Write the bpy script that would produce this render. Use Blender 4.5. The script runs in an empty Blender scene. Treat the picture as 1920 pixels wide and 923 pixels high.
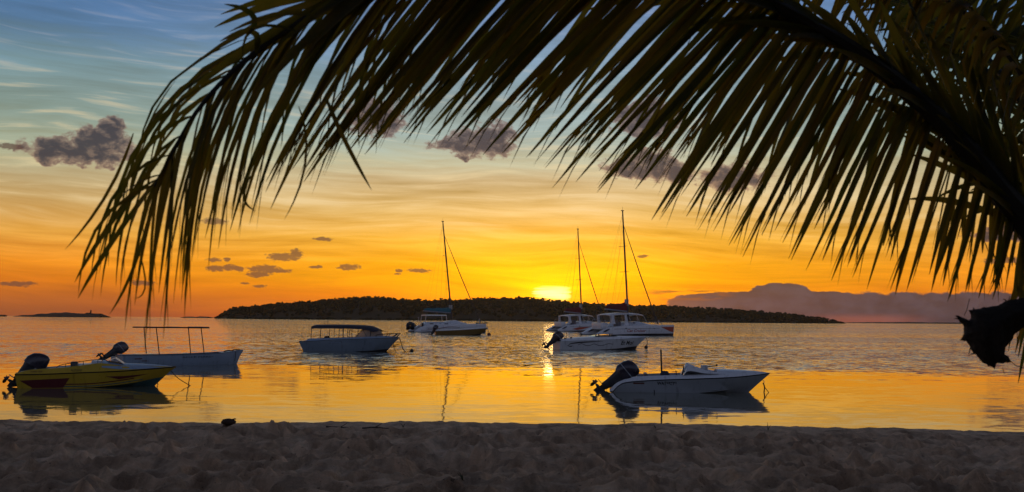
import bpy, bmesh, math, random
import numpy as np
from mathutils import Vector, Matrix
from mathutils.bvhtree import BVHTree
from mathutils.geometry import tessellate_polygon

random.seed(7)
rng = np.random.default_rng(7)
scene = bpy.context.scene
col = scene.collection

# ------------------------------------------------------------------ camera
FPX, CX, CY = 2059.0, 960.0, 461.5          # focal length and centre in photograph pixels
EYE = Vector((0.0, 0.0, 2.46))
PITCH, ROLL = math.atan((599.8 - CY) / FPX), math.radians(0.45)
cF = Vector((0, math.cos(PITCH), math.sin(PITCH)))
cR0, cU0 = Vector((1, 0, 0)), Vector((0, -math.sin(PITCH), math.cos(PITCH)))
cR = cR0 * math.cos(ROLL) + cU0 * math.sin(ROLL)
cU = cU0 * math.cos(ROLL) - cR0 * math.sin(ROLL)
cam_data = bpy.data.cameras.new('camera')
cam_data.sensor_width = 36.0
cam_data.lens = 36.0 * FPX / 1920.0
cam_data.clip_start, cam_data.clip_end = 0.1, 200000.0
cam_data.dof.use_dof = True
cam_data.dof.focus_distance = 60.0
cam_data.dof.aperture_fstop = 6.0
cam = bpy.data.objects.new('camera', cam_data)
col.objects.link(cam)
m = Matrix.Identity(4)
for i in range(3):
    m[i][0], m[i][1], m[i][2], m[i][3] = cR[i], cU[i], -cF[i], EYE[i]
cam.matrix_world = m
scene.camera = cam

def ray(px, py):
    return cF + cR * ((px - CX) / FPX) + cU * ((CY - py) / FPX)
def at(px, py, Y):
    d = ray(px, py)
    return EYE + d * (Y / d.y)
def on_water(px, py):
    d = ray(px, py)
    return EYE + d * (-EYE.z / d.z)
def azel(px, py):
    d = ray(px, py).normalized()
    return math.degrees(math.atan2(d.x, d.y)), math.degrees(math.asin(d.z))

# ------------------------------------------------------------------ sun and sky
SUN_AZ, SUN_EL = azel(1034, 549)
sun_dir = Vector((math.sin(math.radians(SUN_AZ)) * math.cos(math.radians(SUN_EL)),
                  math.cos(math.radians(SUN_AZ)) * math.cos(math.radians(SUN_EL)), math.sin(math.radians(SUN_EL))))
sun_data = bpy.data.lights.new('sun', 'SUN')
sun_data.energy = 0.025
sun_data.angle = math.radians(0.8)
sun_data.color = (1.0, 0.58, 0.2)
sun = bpy.data.objects.new('sun', sun_data)
sun.rotation_euler = sun_dir.to_track_quat('Z', 'Y').to_euler()
sun.location = (0, 0, 60)
col.objects.link(sun)

scene.view_settings.view_transform = 'Standard'
scene.view_settings.look = 'None'
scene.view_settings.exposure = 0.0
scene.view_settings.gamma = 1.0
scene.view_settings.use_curve_mapping = False
scene.cycles.use_denoising = True
scene.cycles.max_bounces = 6
scene.cycles.diffuse_bounces = 3
scene.cycles.glossy_bounces = 3
scene.cycles.transmission_bounces = 4
scene.cycles.transparent_max_bounces = 8
scene.cycles.sample_clamp_indirect = 4.0
scene.cycles.sample_clamp_direct = 8.0
scene.cycles.caustics_reflective = False
scene.cycles.caustics_refractive = False

def s2l(c):
    return tuple((v / 255 / 12.92) if v / 255 <= 0.04045 else ((v / 255 + 0.055) / 1.055) ** 2.4 for v in c)

class G:
    """short hands for building a node tree"""
    def __init__(self, tree):
        self.t, self.n, self.l = tree, tree.nodes, tree.links
    def link(self, a, b):
        if isinstance(a, bpy.types.NodeSocket): self.l.new(a, b)
        else: b.default_value = a
    def math(self, op, a, b=0.0, c=0.0, clamp=False):
        n = self.n.new('ShaderNodeMath'); n.operation = op; n.use_clamp = clamp
        for k, v in enumerate((a, b, c)): self.link(v, n.inputs[k])
        return n.outputs[0]
    def vec(self, op, a, b=(0, 0, 0), scale=None):
        n = self.n.new('ShaderNodeVectorMath'); n.operation = op
        self.link(a, n.inputs[0]); self.link(b, n.inputs[1])
        if scale is not None: self.link(scale, n.inputs['Scale'])
        return n.outputs['Value'] if op in ('DOT_PRODUCT', 'LENGTH', 'DISTANCE') else n.outputs[0]
    def comb(self, x, y, z=0.0):
        n = self.n.new('ShaderNodeCombineXYZ')
        for k, v in enumerate((x, y, z)): self.link(v, n.inputs[k])
        return n.outputs[0]
    def sep(self, v):
        n = self.n.new('ShaderNodeSeparateXYZ'); self.link(v, n.inputs[0]); return n.outputs
    def noise(self, v, scale=1.0, detail=3.0, rough=0.5, dist=0.0, out=0):
        n = self.n.new('ShaderNodeTexNoise'); self.link(v, n.inputs['Vector'])
        n.inputs['Scale'].default_value = scale; n.inputs['Detail'].default_value = detail
        n.inputs['Roughness'].default_value = rough; n.inputs['Distortion'].default_value = dist
        return n.outputs[out]
    def ramp(self, f, stops, interp='LINEAR'):
        n = self.n.new('ShaderNodeValToRGB'); self.link(f, n.inputs[0]); r = n.color_ramp; r.interpolation = interp
        while len(r.elements) > 1: r.elements.remove(r.elements[-1])
        r.elements[0].position = stops[0][0]; r.elements[0].color = (*stops[0][1], 1)
        for p, c in stops[1:]:
            e = r.elements.new(p); e.color = (*c, 1)
        return n.outputs[0]
    def mix(self, f, a, b, mode='MIX'):
        n = self.n.new('ShaderNodeMix'); n.data_type = 'RGBA'; n.blend_type = mode; n.clamp_result = False
        self.link(f, n.inputs[0])
        for v, s in ((a, n.inputs[6]), (b, n.inputs[7])):
            self.link(v if isinstance(v, bpy.types.NodeSocket) else (*v, 1.0)[:4], s)
        return n.outputs[2]
    def smooth(self, v, lo, hi, a=0.0, b=1.0):
        n = self.n.new('ShaderNodeMapRange'); n.interpolation_type = 'SMOOTHSTEP'
        self.link(v, n.inputs[0]); n.inputs[1].default_value = lo; n.inputs[2].default_value = hi
        n.inputs[3].default_value = a; n.inputs[4].default_value = b
        return n.outputs[0]

def build_world():
    w = bpy.data.worlds.new('World'); scene.world = w; w.use_nodes = True
    g = G(w.node_tree); g.n.clear()
    tc = g.n.new('ShaderNodeTexCoord')
    d = g.vec('NORMALIZE', tc.outputs['Generated'])
    x, y, z = g.sep(d)
    el = g.math('MULTIPLY', g.math('ARCSINE', z), 57.29578)
    az = g.math('MULTIPLY', g.math('ARCTAN2', x, y), 57.29578)
    ae = g.comb(az, el)
    # thin high veil: long streaks, slightly tilted, that bend the gradient a little
    w1 = g.noise(g.comb(g.math('MULTIPLY', az, 0.05), g.math('MULTIPLY', el, 0.16), 3.1), 1.0, 2.0)
    tilt = g.math('ADD', el, g.math('ADD', g.math('MULTIPLY', az, 0.035), g.math('MULTIPLY', w1, 4.0)))
    st1 = g.noise(g.comb(g.math('MULTIPLY', az, 0.055), g.math('MULTIPLY', tilt, 0.62), 0.0), 1.0, 4.0, 0.55, 0.25)
    st2 = g.noise(g.comb(g.math('MULTIPLY', az, 0.16), g.math('MULTIPLY', tilt, 2.3), 5.0), 1.0, 4.0, 0.6, 0.3)
    st = g.math('ADD', g.math('MULTIPLY', g.math('SUBTRACT', st1, 0.5), 1.0), g.math('MULTIPLY', g.math('SUBTRACT', st2, 0.5), 0.75))
    elw = g.math('ADD', el, g.math('MULTIPLY', st, g.smooth(el, 1.0, 6.0, 0.8, 2.6)))
    pos = g.math('DIVIDE', elw, 45.0, clamp=True)
    def R(stops): return g.ramp(pos, [(e / 45.0, s2l(c)) for e, c in stops])
    near = R([(0, (232, 100, 14)), (1.2, (252, 138, 4)), (2.0, (255, 168, 2)), (2.9, (254, 172, 14)), (4.2, (248, 182, 58)),
              (5.5, (234, 189, 108)), (6.9, (221, 193, 142)), (8.3, (190, 187, 156)), (9.6, (158, 174, 166)), (12.3, (134, 160, 172)),
              (16.2, (104, 134, 176)), (25, (76, 92, 122)), (45, (50, 58, 76))])
    far = R([(0, (146, 78, 48)), (0.8, (186, 98, 38)), (1.7, (224, 122, 24)), (2.8, (232, 140, 32)), (4.2, (224, 160, 66)),
             (5.5, (207, 168, 105)), (6.9, (188, 171, 130)), (8.3, (164, 169, 141)), (9.6, (142, 161, 150)), (12.3, (116, 144, 152)),
             (14, (84, 118, 152)), (16.2, (74, 110, 156)), (25, (66, 84, 116)), (45, (50, 58, 76))])
    anti = R([(0, (104, 108, 128)), (6, (128, 126, 144)), (14, (142, 148, 172)), (25, (118, 128, 158)), (38, (72, 82, 108)), (45, (50, 58, 76))])
    daz = g.math('ABSOLUTE', g.math('SUBTRACT', az, SUN_AZ))
    sky = g.mix(g.smooth(daz, 3.0, 27.0), near, far)
    sky = g.mix(g.smooth(daz, 45.0, 130.0), sky, anti)
    # veil brightness
    amp = g.math('MULTIPLY', g.smooth(el, 0.5, 3.5, 0.25, 1.0), g.smooth(el, 12.0, 30.0, 1.0, 0.3))
    fac = g.math('ADD', 1.0, g.math('MULTIPLY', g.math('MULTIPLY', st, amp), 1.05))
    sky = g.vec('SCALE', sky, scale=fac)
    # cream wisps
    wisp = g.math('MULTIPLY', g.smooth(st2, 0.52, 0.72), g.math('MULTIPLY', g.smooth(el, 4.0, 6.5), g.smooth(el, 9.0, 15.0, 1.0, 0.25)))
    sky = g.mix(g.math('MULTIPLY', wisp, 0.42), sky, s2l((236, 206, 152)))
    # the low sun behind thin cloud: wide yellow glow and a striped white core
    dx = g.math('SUBTRACT', az, SUN_AZ); dy = g.math('SUBTRACT', el, SUN_EL - 0.05)
    def gauss(sx, sy):
        q = g.math('ADD', g.math('POWER', g.math('DIVIDE', g.math('ABSOLUTE', dx), sx), 2.0), g.math('POWER', g.math('DIVIDE', g.math('ABSOLUTE', dy), sy), 2.0))
        return g.math('EXPONENT', g.math('MULTIPLY', q, -1.0))
    gl = g.vec('SCALE', (1.0, 0.40, 0.0), scale=g.math('MULTIPLY', gauss(6.0, 2.6), g.math('ADD', 0.74, g.math('MULTIPLY', st, 0.9))))
    sky = g.vec('ADD', sky, gl)
    core_n = g.noise(g.comb(g.math('MULTIPLY', az, 0.5), g.math('MULTIPLY', el, 8.0), 1.7), 1.0, 2.0)
    q2 = g.math('ADD', g.math('POWER', g.math('DIVIDE', g.math('ABSOLUTE', dx), 0.95), 4.0), g.math('POWER', g.math('DIVIDE', g.math('ABSOLUTE', dy), 0.36), 4.0))
    q2 = g.math('ADD', q2, g.math('MULTIPLY', g.math('SUBTRACT', core_n, 0.42), 4.0))
    core = g.smooth(q2, -0.1, 2.0, 1.0, 0.0)
    sky = g.vec('ADD', sky, g.vec('SCALE', (1.0, 0.85, 0.55), scale=core))
    sky = g.vec('ADD', sky, g.vec('SCALE', (0.25, 0.35, 0.0), scale=gauss(1.7, 0.7)))
    # small cumulus: unions of ellipses in (azimuth, elevation) whose edges are broken up by noise
    wn = g.noise(g.vec('SCALE', ae, scale=1.0), 1.15, 4.0, 0.55, 0.0, out=1)
    warp = g.vec('ADD', ae, g.vec('MULTIPLY', g.vec('SUBTRACT', wn, (0.5, 0.5, 0.5)), (1.5, 1.0, 0.0)))
    fine = g.noise(g.vec('MULTIPLY', ae, (1.0, 1.5, 0)), 1.7, 5.0, 0.62, 0.3)
    EL = [  # photograph pixel centre, half width, half height
        (150, 284, 92, 24), (185, 262, 50, 26), (208, 244, 26, 24), (95, 280, 32, 22),
        (905, 266, 58, 30), (930, 258, 34, 30), (850, 272, 42, 12), (870, 294, 20, 6),
        (1205, 316, 72, 20), (1228, 302, 40, 22), (1270, 322, 34, 18), (1375, 332, 62, 24),
        (705, 222, 52, 34), (1215, 222, 60, 36), (1870, 438, 46, 14),
    ]
    SM = [(533, 482, 34, 7), (556, 476, 12, 9), (497, 505, 30, 8), (520, 508, 26, 4), (484, 514, 24, 5), (655, 501, 22, 6),
          (400, 487, 14, 4), (428, 486, 8, 4), (404, 503, 17, 6), (432, 501, 14, 6), (446, 504, 9, 5), (786, 507, 22, 4), (748, 508, 7, 4),
          (592, 501, 12, 3), (30, 533, 32, 5), (268, 531, 22, 5), (488, 536, 12, 3), (460, 531, 8, 2), (606, 448, 18, 4), (402, 415, 24, 6),
          (1885, 488, 40, 5), (1206, 481, 12, 3), (745, 514, 8, 2), (20, 276, 22, 6)]
    def union(lst, v, grow):
        res = None
        for (px, py, hw, hh) in lst:
            a0, e0 = azel(px, py)
            sx, sy = hw / FPX * 57.3 * grow, hh / FPX * 57.3 * grow
            q = g.vec('MULTIPLY', g.vec('SUBTRACT', v, (a0, e0, 0)), (1 / sx, 1 / sy, 0))
            q = g.vec('DOT_PRODUCT', q, q)
            res = q if res is None else g.math('SMOOTH_MIN', res, q, 0.5)
        return g.math('SUBTRACT', 1.0, res)
    big = g.math('ADD', union(EL, warp, 1.12), g.math('MULTIPLY', g.math('SUBTRACT', fine, 0.5), 2.6))
    fine2 = g.noise(g.vec('MULTIPLY', ae, (1.6, 3.0, 0)), 2.6, 4.0, 0.6, 0.2)
    warp2 = g.vec('ADD', ae, g.vec('MULTIPLY', g.vec('SUBTRACT', wn, (0.5, 0.5, 0.5)), (0.5, 0.25, 0.0)))
    sml = g.math('ADD', union(SM, warp2, 1.15), g.math('MULTIPLY', g.math('SUBTRACT', fine2, 0.5), 2.4))
    dens = g.smooth(big, -0.2, 0.4)
    denss = g.smooth(sml, -0.05, 0.7)
    edge = g.mix(0.5, g.vec('MULTIPLY', sky, (0.62, 0.5, 0.5)), s2l((148, 112, 104)))
    ccol = g.mix(g.smooth(big, 0.0, 1.0), edge, s2l((54, 50, 63)))
    sky = g.mix(g.math('MULTIPLY', dens, 0.94), sky, ccol)
    sky = g.mix(g.math('MULTIPLY', denss, 0.92), sky, g.mix(0.16, s2l((90, 64, 58)), sky))
    # low cloud bank to the right of the island
    BK = [(1640, 610, 470, 58), (1465, 556, 62, 26), (1545, 560, 60, 14), (1900, 612, 520, 60), (1380, 566, 120, 20), (2300, 608, 520, 44)]
    fb = g.noise(g.vec('MULTIPLY', ae, (0.7, 1.2, 0)), 1.4, 5.0, 0.55, 0.2)
    wbk = g.vec('ADD', ae, g.vec('MULTIPLY', g.vec('SUBTRACT', wn, (0.5, 0.5, 0.5)), (0.8, 0.25, 0.0)))
    bk = g.math('ADD', union(BK, wbk, 1.0), g.math('MULTIPLY', g.math('SUBTRACT', fb, 0.5), 0.75))
    bm = g.smooth(bk, 0.0, 0.14)
    warm = g.smooth(daz, 2.5, 9.0)
    bcol = g.mix(warm, s2l((160, 92, 58)), s2l((66, 66, 80)))
    bcol = g.vec('SCALE', bcol, scale=g.math('ADD', 0.66, g.math('MULTIPLY', g.smooth(fb, 0.3, 0.72), 0.45)))
    lowglow = g.math('MULTIPLY', g.smooth(el, 0.1, 0.55, 1.0, 0.0), g.smooth(g.math('ABSOLUTE', g.math('SUBTRACT', az, azel(1620, 600)[0])), 0.5, 4.0, 1.0, 0.0))
    bcol = g.mix(g.math('MULTIPLY', lowglow, 0.4), bcol, s2l((190, 98, 72)))
    sky = g.mix(g.math('MULTIPLY', bm, 0.95), sky, bcol)
    # thin dark streaks on the bank's sunward end
    stn = g.noise(g.vec('MULTIPLY', ae, (0.5, 5.0, 0)), 1.0, 4.0)
    a1, e1 = azel(1290, 552)
    q = g.vec('MULTIPLY', g.vec('SUBTRACT', ae, (a1, e1, 0)), (1 / 2.6, 1 / 0.42, 0))
    sk = g.math('MULTIPLY', g.smooth(g.vec('DOT_PRODUCT', q, q), 0.2, 1.0, 1.0, 0.0), g.smooth(stn, 0.48, 0.6))
    sky = g.mix(g.math('MULTIPLY', sk, 0.75), sky, s2l((150, 84, 44)))
    # physical sky at low strength under it all
    nish = g.n.new('ShaderNodeTexSky'); nish.sky_type = 'NISHITA'; nish.sun_disc = False
    nish.sun_elevation = math.radians(SUN_EL); nish.sun_rotation = math.radians(SUN_AZ)
    sky = g.vec('ADD', sky, g.vec('SCALE', nish.outputs[0], scale=0.004))
    bg = g.n.new('ShaderNodeBackground'); g.link(sky, bg.inputs[0]); bg.inputs[1].default_value = 1.0
    out = g.n.new('ShaderNodeOutputWorld'); g.l.new(bg.outputs[0], out.inputs[0])
    w.cycles.sampling_method = 'MANUAL'; w.cycles.sample_map_resolution = 1024
build_world()

# ------------------------------------------------------------------ materials
MATS = {}
def mat(name, color, rough=0.5, metal=0.0, var=0.15, vscale=3.0, bump=0.0, bscale=40.0, spec=0.5, coat=0.0):
    if name in MATS: return MATS[name]
    mt = bpy.data.materials.new(name); mt.use_nodes = True
    g = G(mt.node_tree); b = g.n['Principled BSDF']
    tc = g.n.new('ShaderNodeTexCoord').outputs['Object']
    n1 = g.noise(tc, vscale, 5.0, 0.6)
    f = g.math('ADD', 1.0 - var, g.math('MULTIPLY', n1, 2 * var))
    if name.startswith(('gelcoat', 'hull_')):      # runs and scuffs in old gelcoat
        run = g.noise(g.vec('MULTIPLY', tc, (5.0, 5.0, 0.7)), 1.0, 5.0, 0.65, 0.3)
        f = g.math('MULTIPLY', f, g.smooth(run, 0.52, 0.72, 1.0, 0.66))
    g.link(g.vec('SCALE', color, scale=f), b.inputs['Base Color'])
    g.link(g.math('ADD', rough - 0.08, g.math('MULTIPLY', g.noise(tc, vscale * 4, 3.0), 0.16), clamp=True), b.inputs['Roughness'])
    b.inputs['Metallic'].default_value = metal
    b.inputs['Specular IOR Level'].default_value = spec
    b.inputs['Coat Weight'].default_value = coat
    if bump:
        bp = g.n.new('ShaderNodeBump'); bp.inputs['Strength'].default_value = bump; bp.inputs['Distance'].default_value = 0.02
        g.link(g.noise(tc, bscale, 4.0), bp.inputs['Height']); g.l.new(bp.outputs[0], b.inputs['Normal'])
    MATS[name] = mt
    return mt

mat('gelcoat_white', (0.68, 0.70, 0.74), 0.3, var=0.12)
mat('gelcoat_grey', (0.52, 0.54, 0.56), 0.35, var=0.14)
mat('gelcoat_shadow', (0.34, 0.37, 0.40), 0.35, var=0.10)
mat('hull_blue', (0.17, 0.22, 0.27), 0.4, var=0.12)
mat('hull_blue_light', (0.27, 0.36, 0.48), 0.4, var=0.12)
mat('hull_yellow', (0.50, 0.33, 0.025), 0.3, var=0.10)
mat('hull_ochre', (0.16, 0.095, 0.02), 0.4, var=0.15)
mat('hull_red', (0.11, 0.014, 0.016), 0.35, var=0.10)
mat('hull_teal', (0.05, 0.12, 0.13), 0.4, var=0.15)
mat('boat_name_red', (0.35, 0.035, 0.03), 0.4)
mat('boat_patch_red', (0.42, 0.06, 0.025), 0.4)
mat('antifoul', (0.025, 0.02, 0.025), 0.6, var=0.3)
mat('black_line', (0.012, 0.012, 0.014), 0.4)
mat('rubber_black', (0.012, 0.012, 0.015), 0.4, var=0.2)
mat('cowling_purple', (0.018, 0.013, 0.026), 0.3, var=0.15, coat=0.3)
mat('cowling_grey', (0.05, 0.045, 0.06), 0.3, var=0.15, coat=0.3)
mat('metal', (0.38, 0.38, 0.40), 0.35, 0.9)
mat('metal_dark', (0.05, 0.05, 0.055), 0.45, 0.5)
mat('prop_metal', (0.09, 0.085, 0.09), 0.35, 0.6)
mat('canvas_navy', (0.03, 0.035, 0.06), 0.8, var=0.2, bump=0.3, bscale=12)
mat('canvas_teal', (0.05, 0.17, 0.21), 0.8, var=0.2, bump=0.3, bscale=6)
mat('canvas_red', (0.16, 0.025, 0.02), 0.8, var=0.2, bump=0.3, bscale=6)
mat('sailcloth', (0.45, 0.42, 0.40), 0.7, var=0.15)
mat('seat_vinyl', (0.10, 0.10, 0.12), 0.5)
mat('vent_red', (0.12, 0.04, 0.03), 0.5)
mat('rope', (0.045, 0.035, 0.025), 0.9, var=0.3, vscale=30)
mat('buoy_red', (0.16, 0.03, 0.02), 0.5)
mat('buoy_dark', (0.03, 0.025, 0.025), 0.5)
mat('deck_wood', (0.12, 0.07, 0.035), 0.7, var=0.3, vscale=8)
mat('bark', (0.032, 0.024, 0.018), 0.9, var=0.4, vscale=7, bump=0.9, bscale=30)
mat('husk', (0.06, 0.035, 0.022), 0.9, var=0.4, vscale=14, bump=0.7, bscale=60)
mat('rock', (0.025, 0.022, 0.02), 0.9, var=0.4, vscale=0.05)
mat('masonry', (0.03, 0.026, 0.024), 0.9, var=0.3, vscale=0.05)
mat('island_soil', (0.05, 0.045, 0.03), 0.95, var=0.3, vscale=0.02)
mat('twig', (0.04, 0.028, 0.02), 0.9)
mat('grass_blade', (0.03, 0.05, 0.015), 0.6)

def glass_mat():
    mt = bpy.data.materials.new('windscreen_glass'); mt.use_nodes = True
    b = mt.node_tree.nodes['Principled BSDF']
    b.inputs['Base Color'].default_value = (0.62, 0.50, 0.40, 1); b.inputs['Transmission Weight'].default_value = 0.45
    b.inputs['Roughness'].default_value = 0.25; b.inputs['IOR'].default_value = 1.12
    MATS['glass'] = mt
glass_mat()
def tinted_glass():
    mt = bpy.data.materials.new('tinted_glass'); mt.use_nodes = True
    b = mt.node_tree.nodes['Principled BSDF']
    b.inputs['Base Color'].default_value = (0.02, 0.02, 0.025, 1); b.inputs['Roughness'].default_value = 0.08
    MATS['tinted'] = mt
tinted_glass()

# ------------------------------------------------------------------ mesh helpers
def tag(o, label=None, cat=None, group=None, kind=None):
    if label: o['label'] = label
    if cat: o['category'] = cat
    if group: o['group'] = group
    if kind: o['kind'] = kind
    return o
def empty(name, loc=(0, 0, 0), rz=0.0):
    o = bpy.data.objects.new(name, None); o.location = loc; o.rotation_euler = (0, 0, rz); o.empty_display_size = 0.2
    col.objects.link(o); return o
def spline(pts, n):
    """Catmull-Rom through pts, n samples even in parameter"""
    P = np.array(pts, float); k = len(P)
    ext = np.vstack([2 * P[0] - P[1], P, 2 * P[-1] - P[-2]])
    u = np.linspace(0, k - 1, n); i = np.minimum(u.astype(int), k - 2); t = (u - i)[:, None]
    p0, p1, p2, p3 = ext[i], ext[i + 1], ext[i + 2], ext[i + 3]
    return 0.5 * ((2 * p1) + (-p0 + p2) * t + (2 * p0 - 5 * p1 + 4 * p2 - p3) * t ** 2 + (-p0 + 3 * p1 - 3 * p2 + p3) * t ** 3)

class MB:
    def __init__(self): self.v, self.f, self.m = [], [], []
    def add(self, verts, faces, mi=0):
        b = len(self.v); self.v += [tuple(p) for p in verts]
        for k, f in enumerate(faces):
            self.f.append(tuple(i + b for i in f)); self.m.append(mi if isinstance(mi, int) else mi[k])
        return self
    def box(self, x0, x1, y0, y1, z0, z1, mi=0, taper=0.0):
        t = taper
        v = [(x0, y0, z0), (x1, y0, z0), (x1, y1, z0), (x0, y1, z0), (x0 + t, y0 + t, z1), (x1 - t, y0 + t, z1), (x1 - t, y1 - t, z1), (x0 + t, y1 - t, z1)]
        return self.add(v, [(3, 2, 1, 0), (4, 5, 6, 7), (0, 1, 5, 4), (1, 2, 6, 5), (2, 3, 7, 6), (3, 0, 4, 7)], mi)
    def tube(self, pts, r, seg=6, mi=0, caps=True):
        pts = [Vector(p) for p in pts]; n = len(pts)
        rs = r if hasattr(r, '__len__') else [r] * n
        V, F = [], []
        nrm = None
        for i, p in enumerate(pts):
            t = (pts[min(i + 1, n - 1)] - pts[max(i - 1, 0)]).normalized()
            if nrm is None:
                a = Vector((0, 0, 1)) if abs(t.z) < 0.9 else Vector((1, 0, 0))
                nrm = t.cross(a).normalized()
            else:
                nrm = (nrm - t * nrm.dot(t)).normalized()
            b = t.cross(nrm)
            for k in range(seg):
                a = 2 * math.pi * k / seg
                V.append(p + (nrm * math.cos(a) + b * math.sin(a)) * rs[i])
        for i in range(n - 1):
            for k in range(seg):
                k2 = (k + 1) % seg
                F.append((i * seg + k, i * seg + k2, (i + 1) * seg + k2, (i + 1) * seg + k))
        if caps:
            F.append(tuple(range(seg))[::-1]); F.append(tuple((n - 1) * seg + k for k in range(seg)))
        return self.add(V, F, mi)
    def grid(self, rows, mi=0, close=False):
        """rows: list of equal-length point lists"""
        n = len(rows[0]); V = [p for r in rows for p in r]; F = []
        for j in range(len(rows) - 1):
            for i in range(n - 1 + (1 if close else 0)):
                i2 = (i + 1) % n
                F.append((j * n + i, j * n + i2, (j + 1) * n + i2, (j + 1) * n + i))
        return self.add(V, F, mi)
    def rings(self, rings, mi=0):
        self.grid(rings, mi, close=True); n = len(rings[0]); b = len(self.v) - n * len(rings)
        self.f.append(tuple(b + i for i in range(n))[::-1]); self.m.append(mi)
        self.f.append(tuple(b + (len(rings) - 1) * n + i for i in range(n))); self.m.append(mi)
        return self
    def slab(self, top, thick, mi=0):
        """top: grid rows of points; extruded down by thick"""
        bot = [[(p[0], p[1], p[2] - thick) for p in r] for r in top]
        self.grid(top, mi); self.grid(bot, mi)
        def skirt(a, b): self.grid([a, b], mi)
        skirt(top[0], bot[0]); skirt(top[-1], bot[-1]); skirt([r[0] for r in top], [r[0] for r in bot]); skirt([r[-1] for r in top], [r[-1] for r in bot])
        return self
    def build(self, name, mats, parent=None, smooth=True, angle=40, bevel=0.0, recalc=True):
        me = bpy.data.meshes.new(name); me.from_pydata(self.v, [], self.f)
        if isinstance(mats, str): mats = [mats]
        for q in mats: me.materials.append(MATS[q])
        me.polygons.foreach_set('material_index', self.m)
        bm = bmesh.new(); bm.from_mesh(me)
        bmesh.ops.remove_doubles(bm, verts=bm.verts, dist=1e-5)
        if recalc: bmesh.ops.recalc_face_normals(bm, faces=bm.faces)
        if bevel:
            ed = [e for e in bm.edges if len(e.link_faces) == 2 and e.calc_face_angle(0) > 0.6]
            bmesh.ops.bevel(bm, geom=ed, offset=bevel, segments=2, profile=0.6, affect='EDGES')
        bm.to_mesh(me); bm.free()
        if smooth: me.shade_smooth(); 
        if smooth: me.set_sharp_from_angle(angle=math.radians(angle))
        o = bpy.data.objects.new(name, me); col.objects.link(o)
        if parent: o.parent = parent
        return o

def part(name, mats, parent, fn, **kw):
    mb = MB(); fn(mb); return mb.build(name, mats, parent, **kw)
def mirror(pts): return [(p[0], -p[1], p[2]) for p in pts]

# ------------------------------------------------------------------ the beach
def value_noise(X, Y, scale, seed):
    r = np.random.default_rng(seed); T = r.random((256, 256))
    x, y = X / scale, Y / scale
    xi, yi = np.floor(x).astype(int), np.floor(y).astype(int)
    fx, fy = x - xi, y - yi
    fx, fy = fx * fx * (3 - 2 * fx), fy * fy * (3 - 2 * fy)
    a, b = T[xi % 256, yi % 256], T[(xi + 1) % 256, yi % 256]
    c, d = T[xi % 256, (yi + 1) % 256], T[(xi + 1) % 256, (yi + 1) % 256]
    return (a * (1 - fx) + b * fx) * (1 - fy) + (c * (1 - fx) + d * fx) * fy - 0.5

def sand_profile(x, y):
    crest = 0.875 - 0.0075 * x + 0.03 * np.sin(x * 0.31 + 1.0)
    yc = 16.4 + 0.25 * np.sin(x * 0.23)
    h = crest + 0.006 * np.clip(yc - y, 0, 60) - 0.05 * np.clip((y - 11) / 5, 0, 1) * np.clip((yc - y) / 3, 0, 1)
    q = np.clip(y - yc, 0, None)
    return h - 0.20 * q * q / (q + 0.7)

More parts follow.
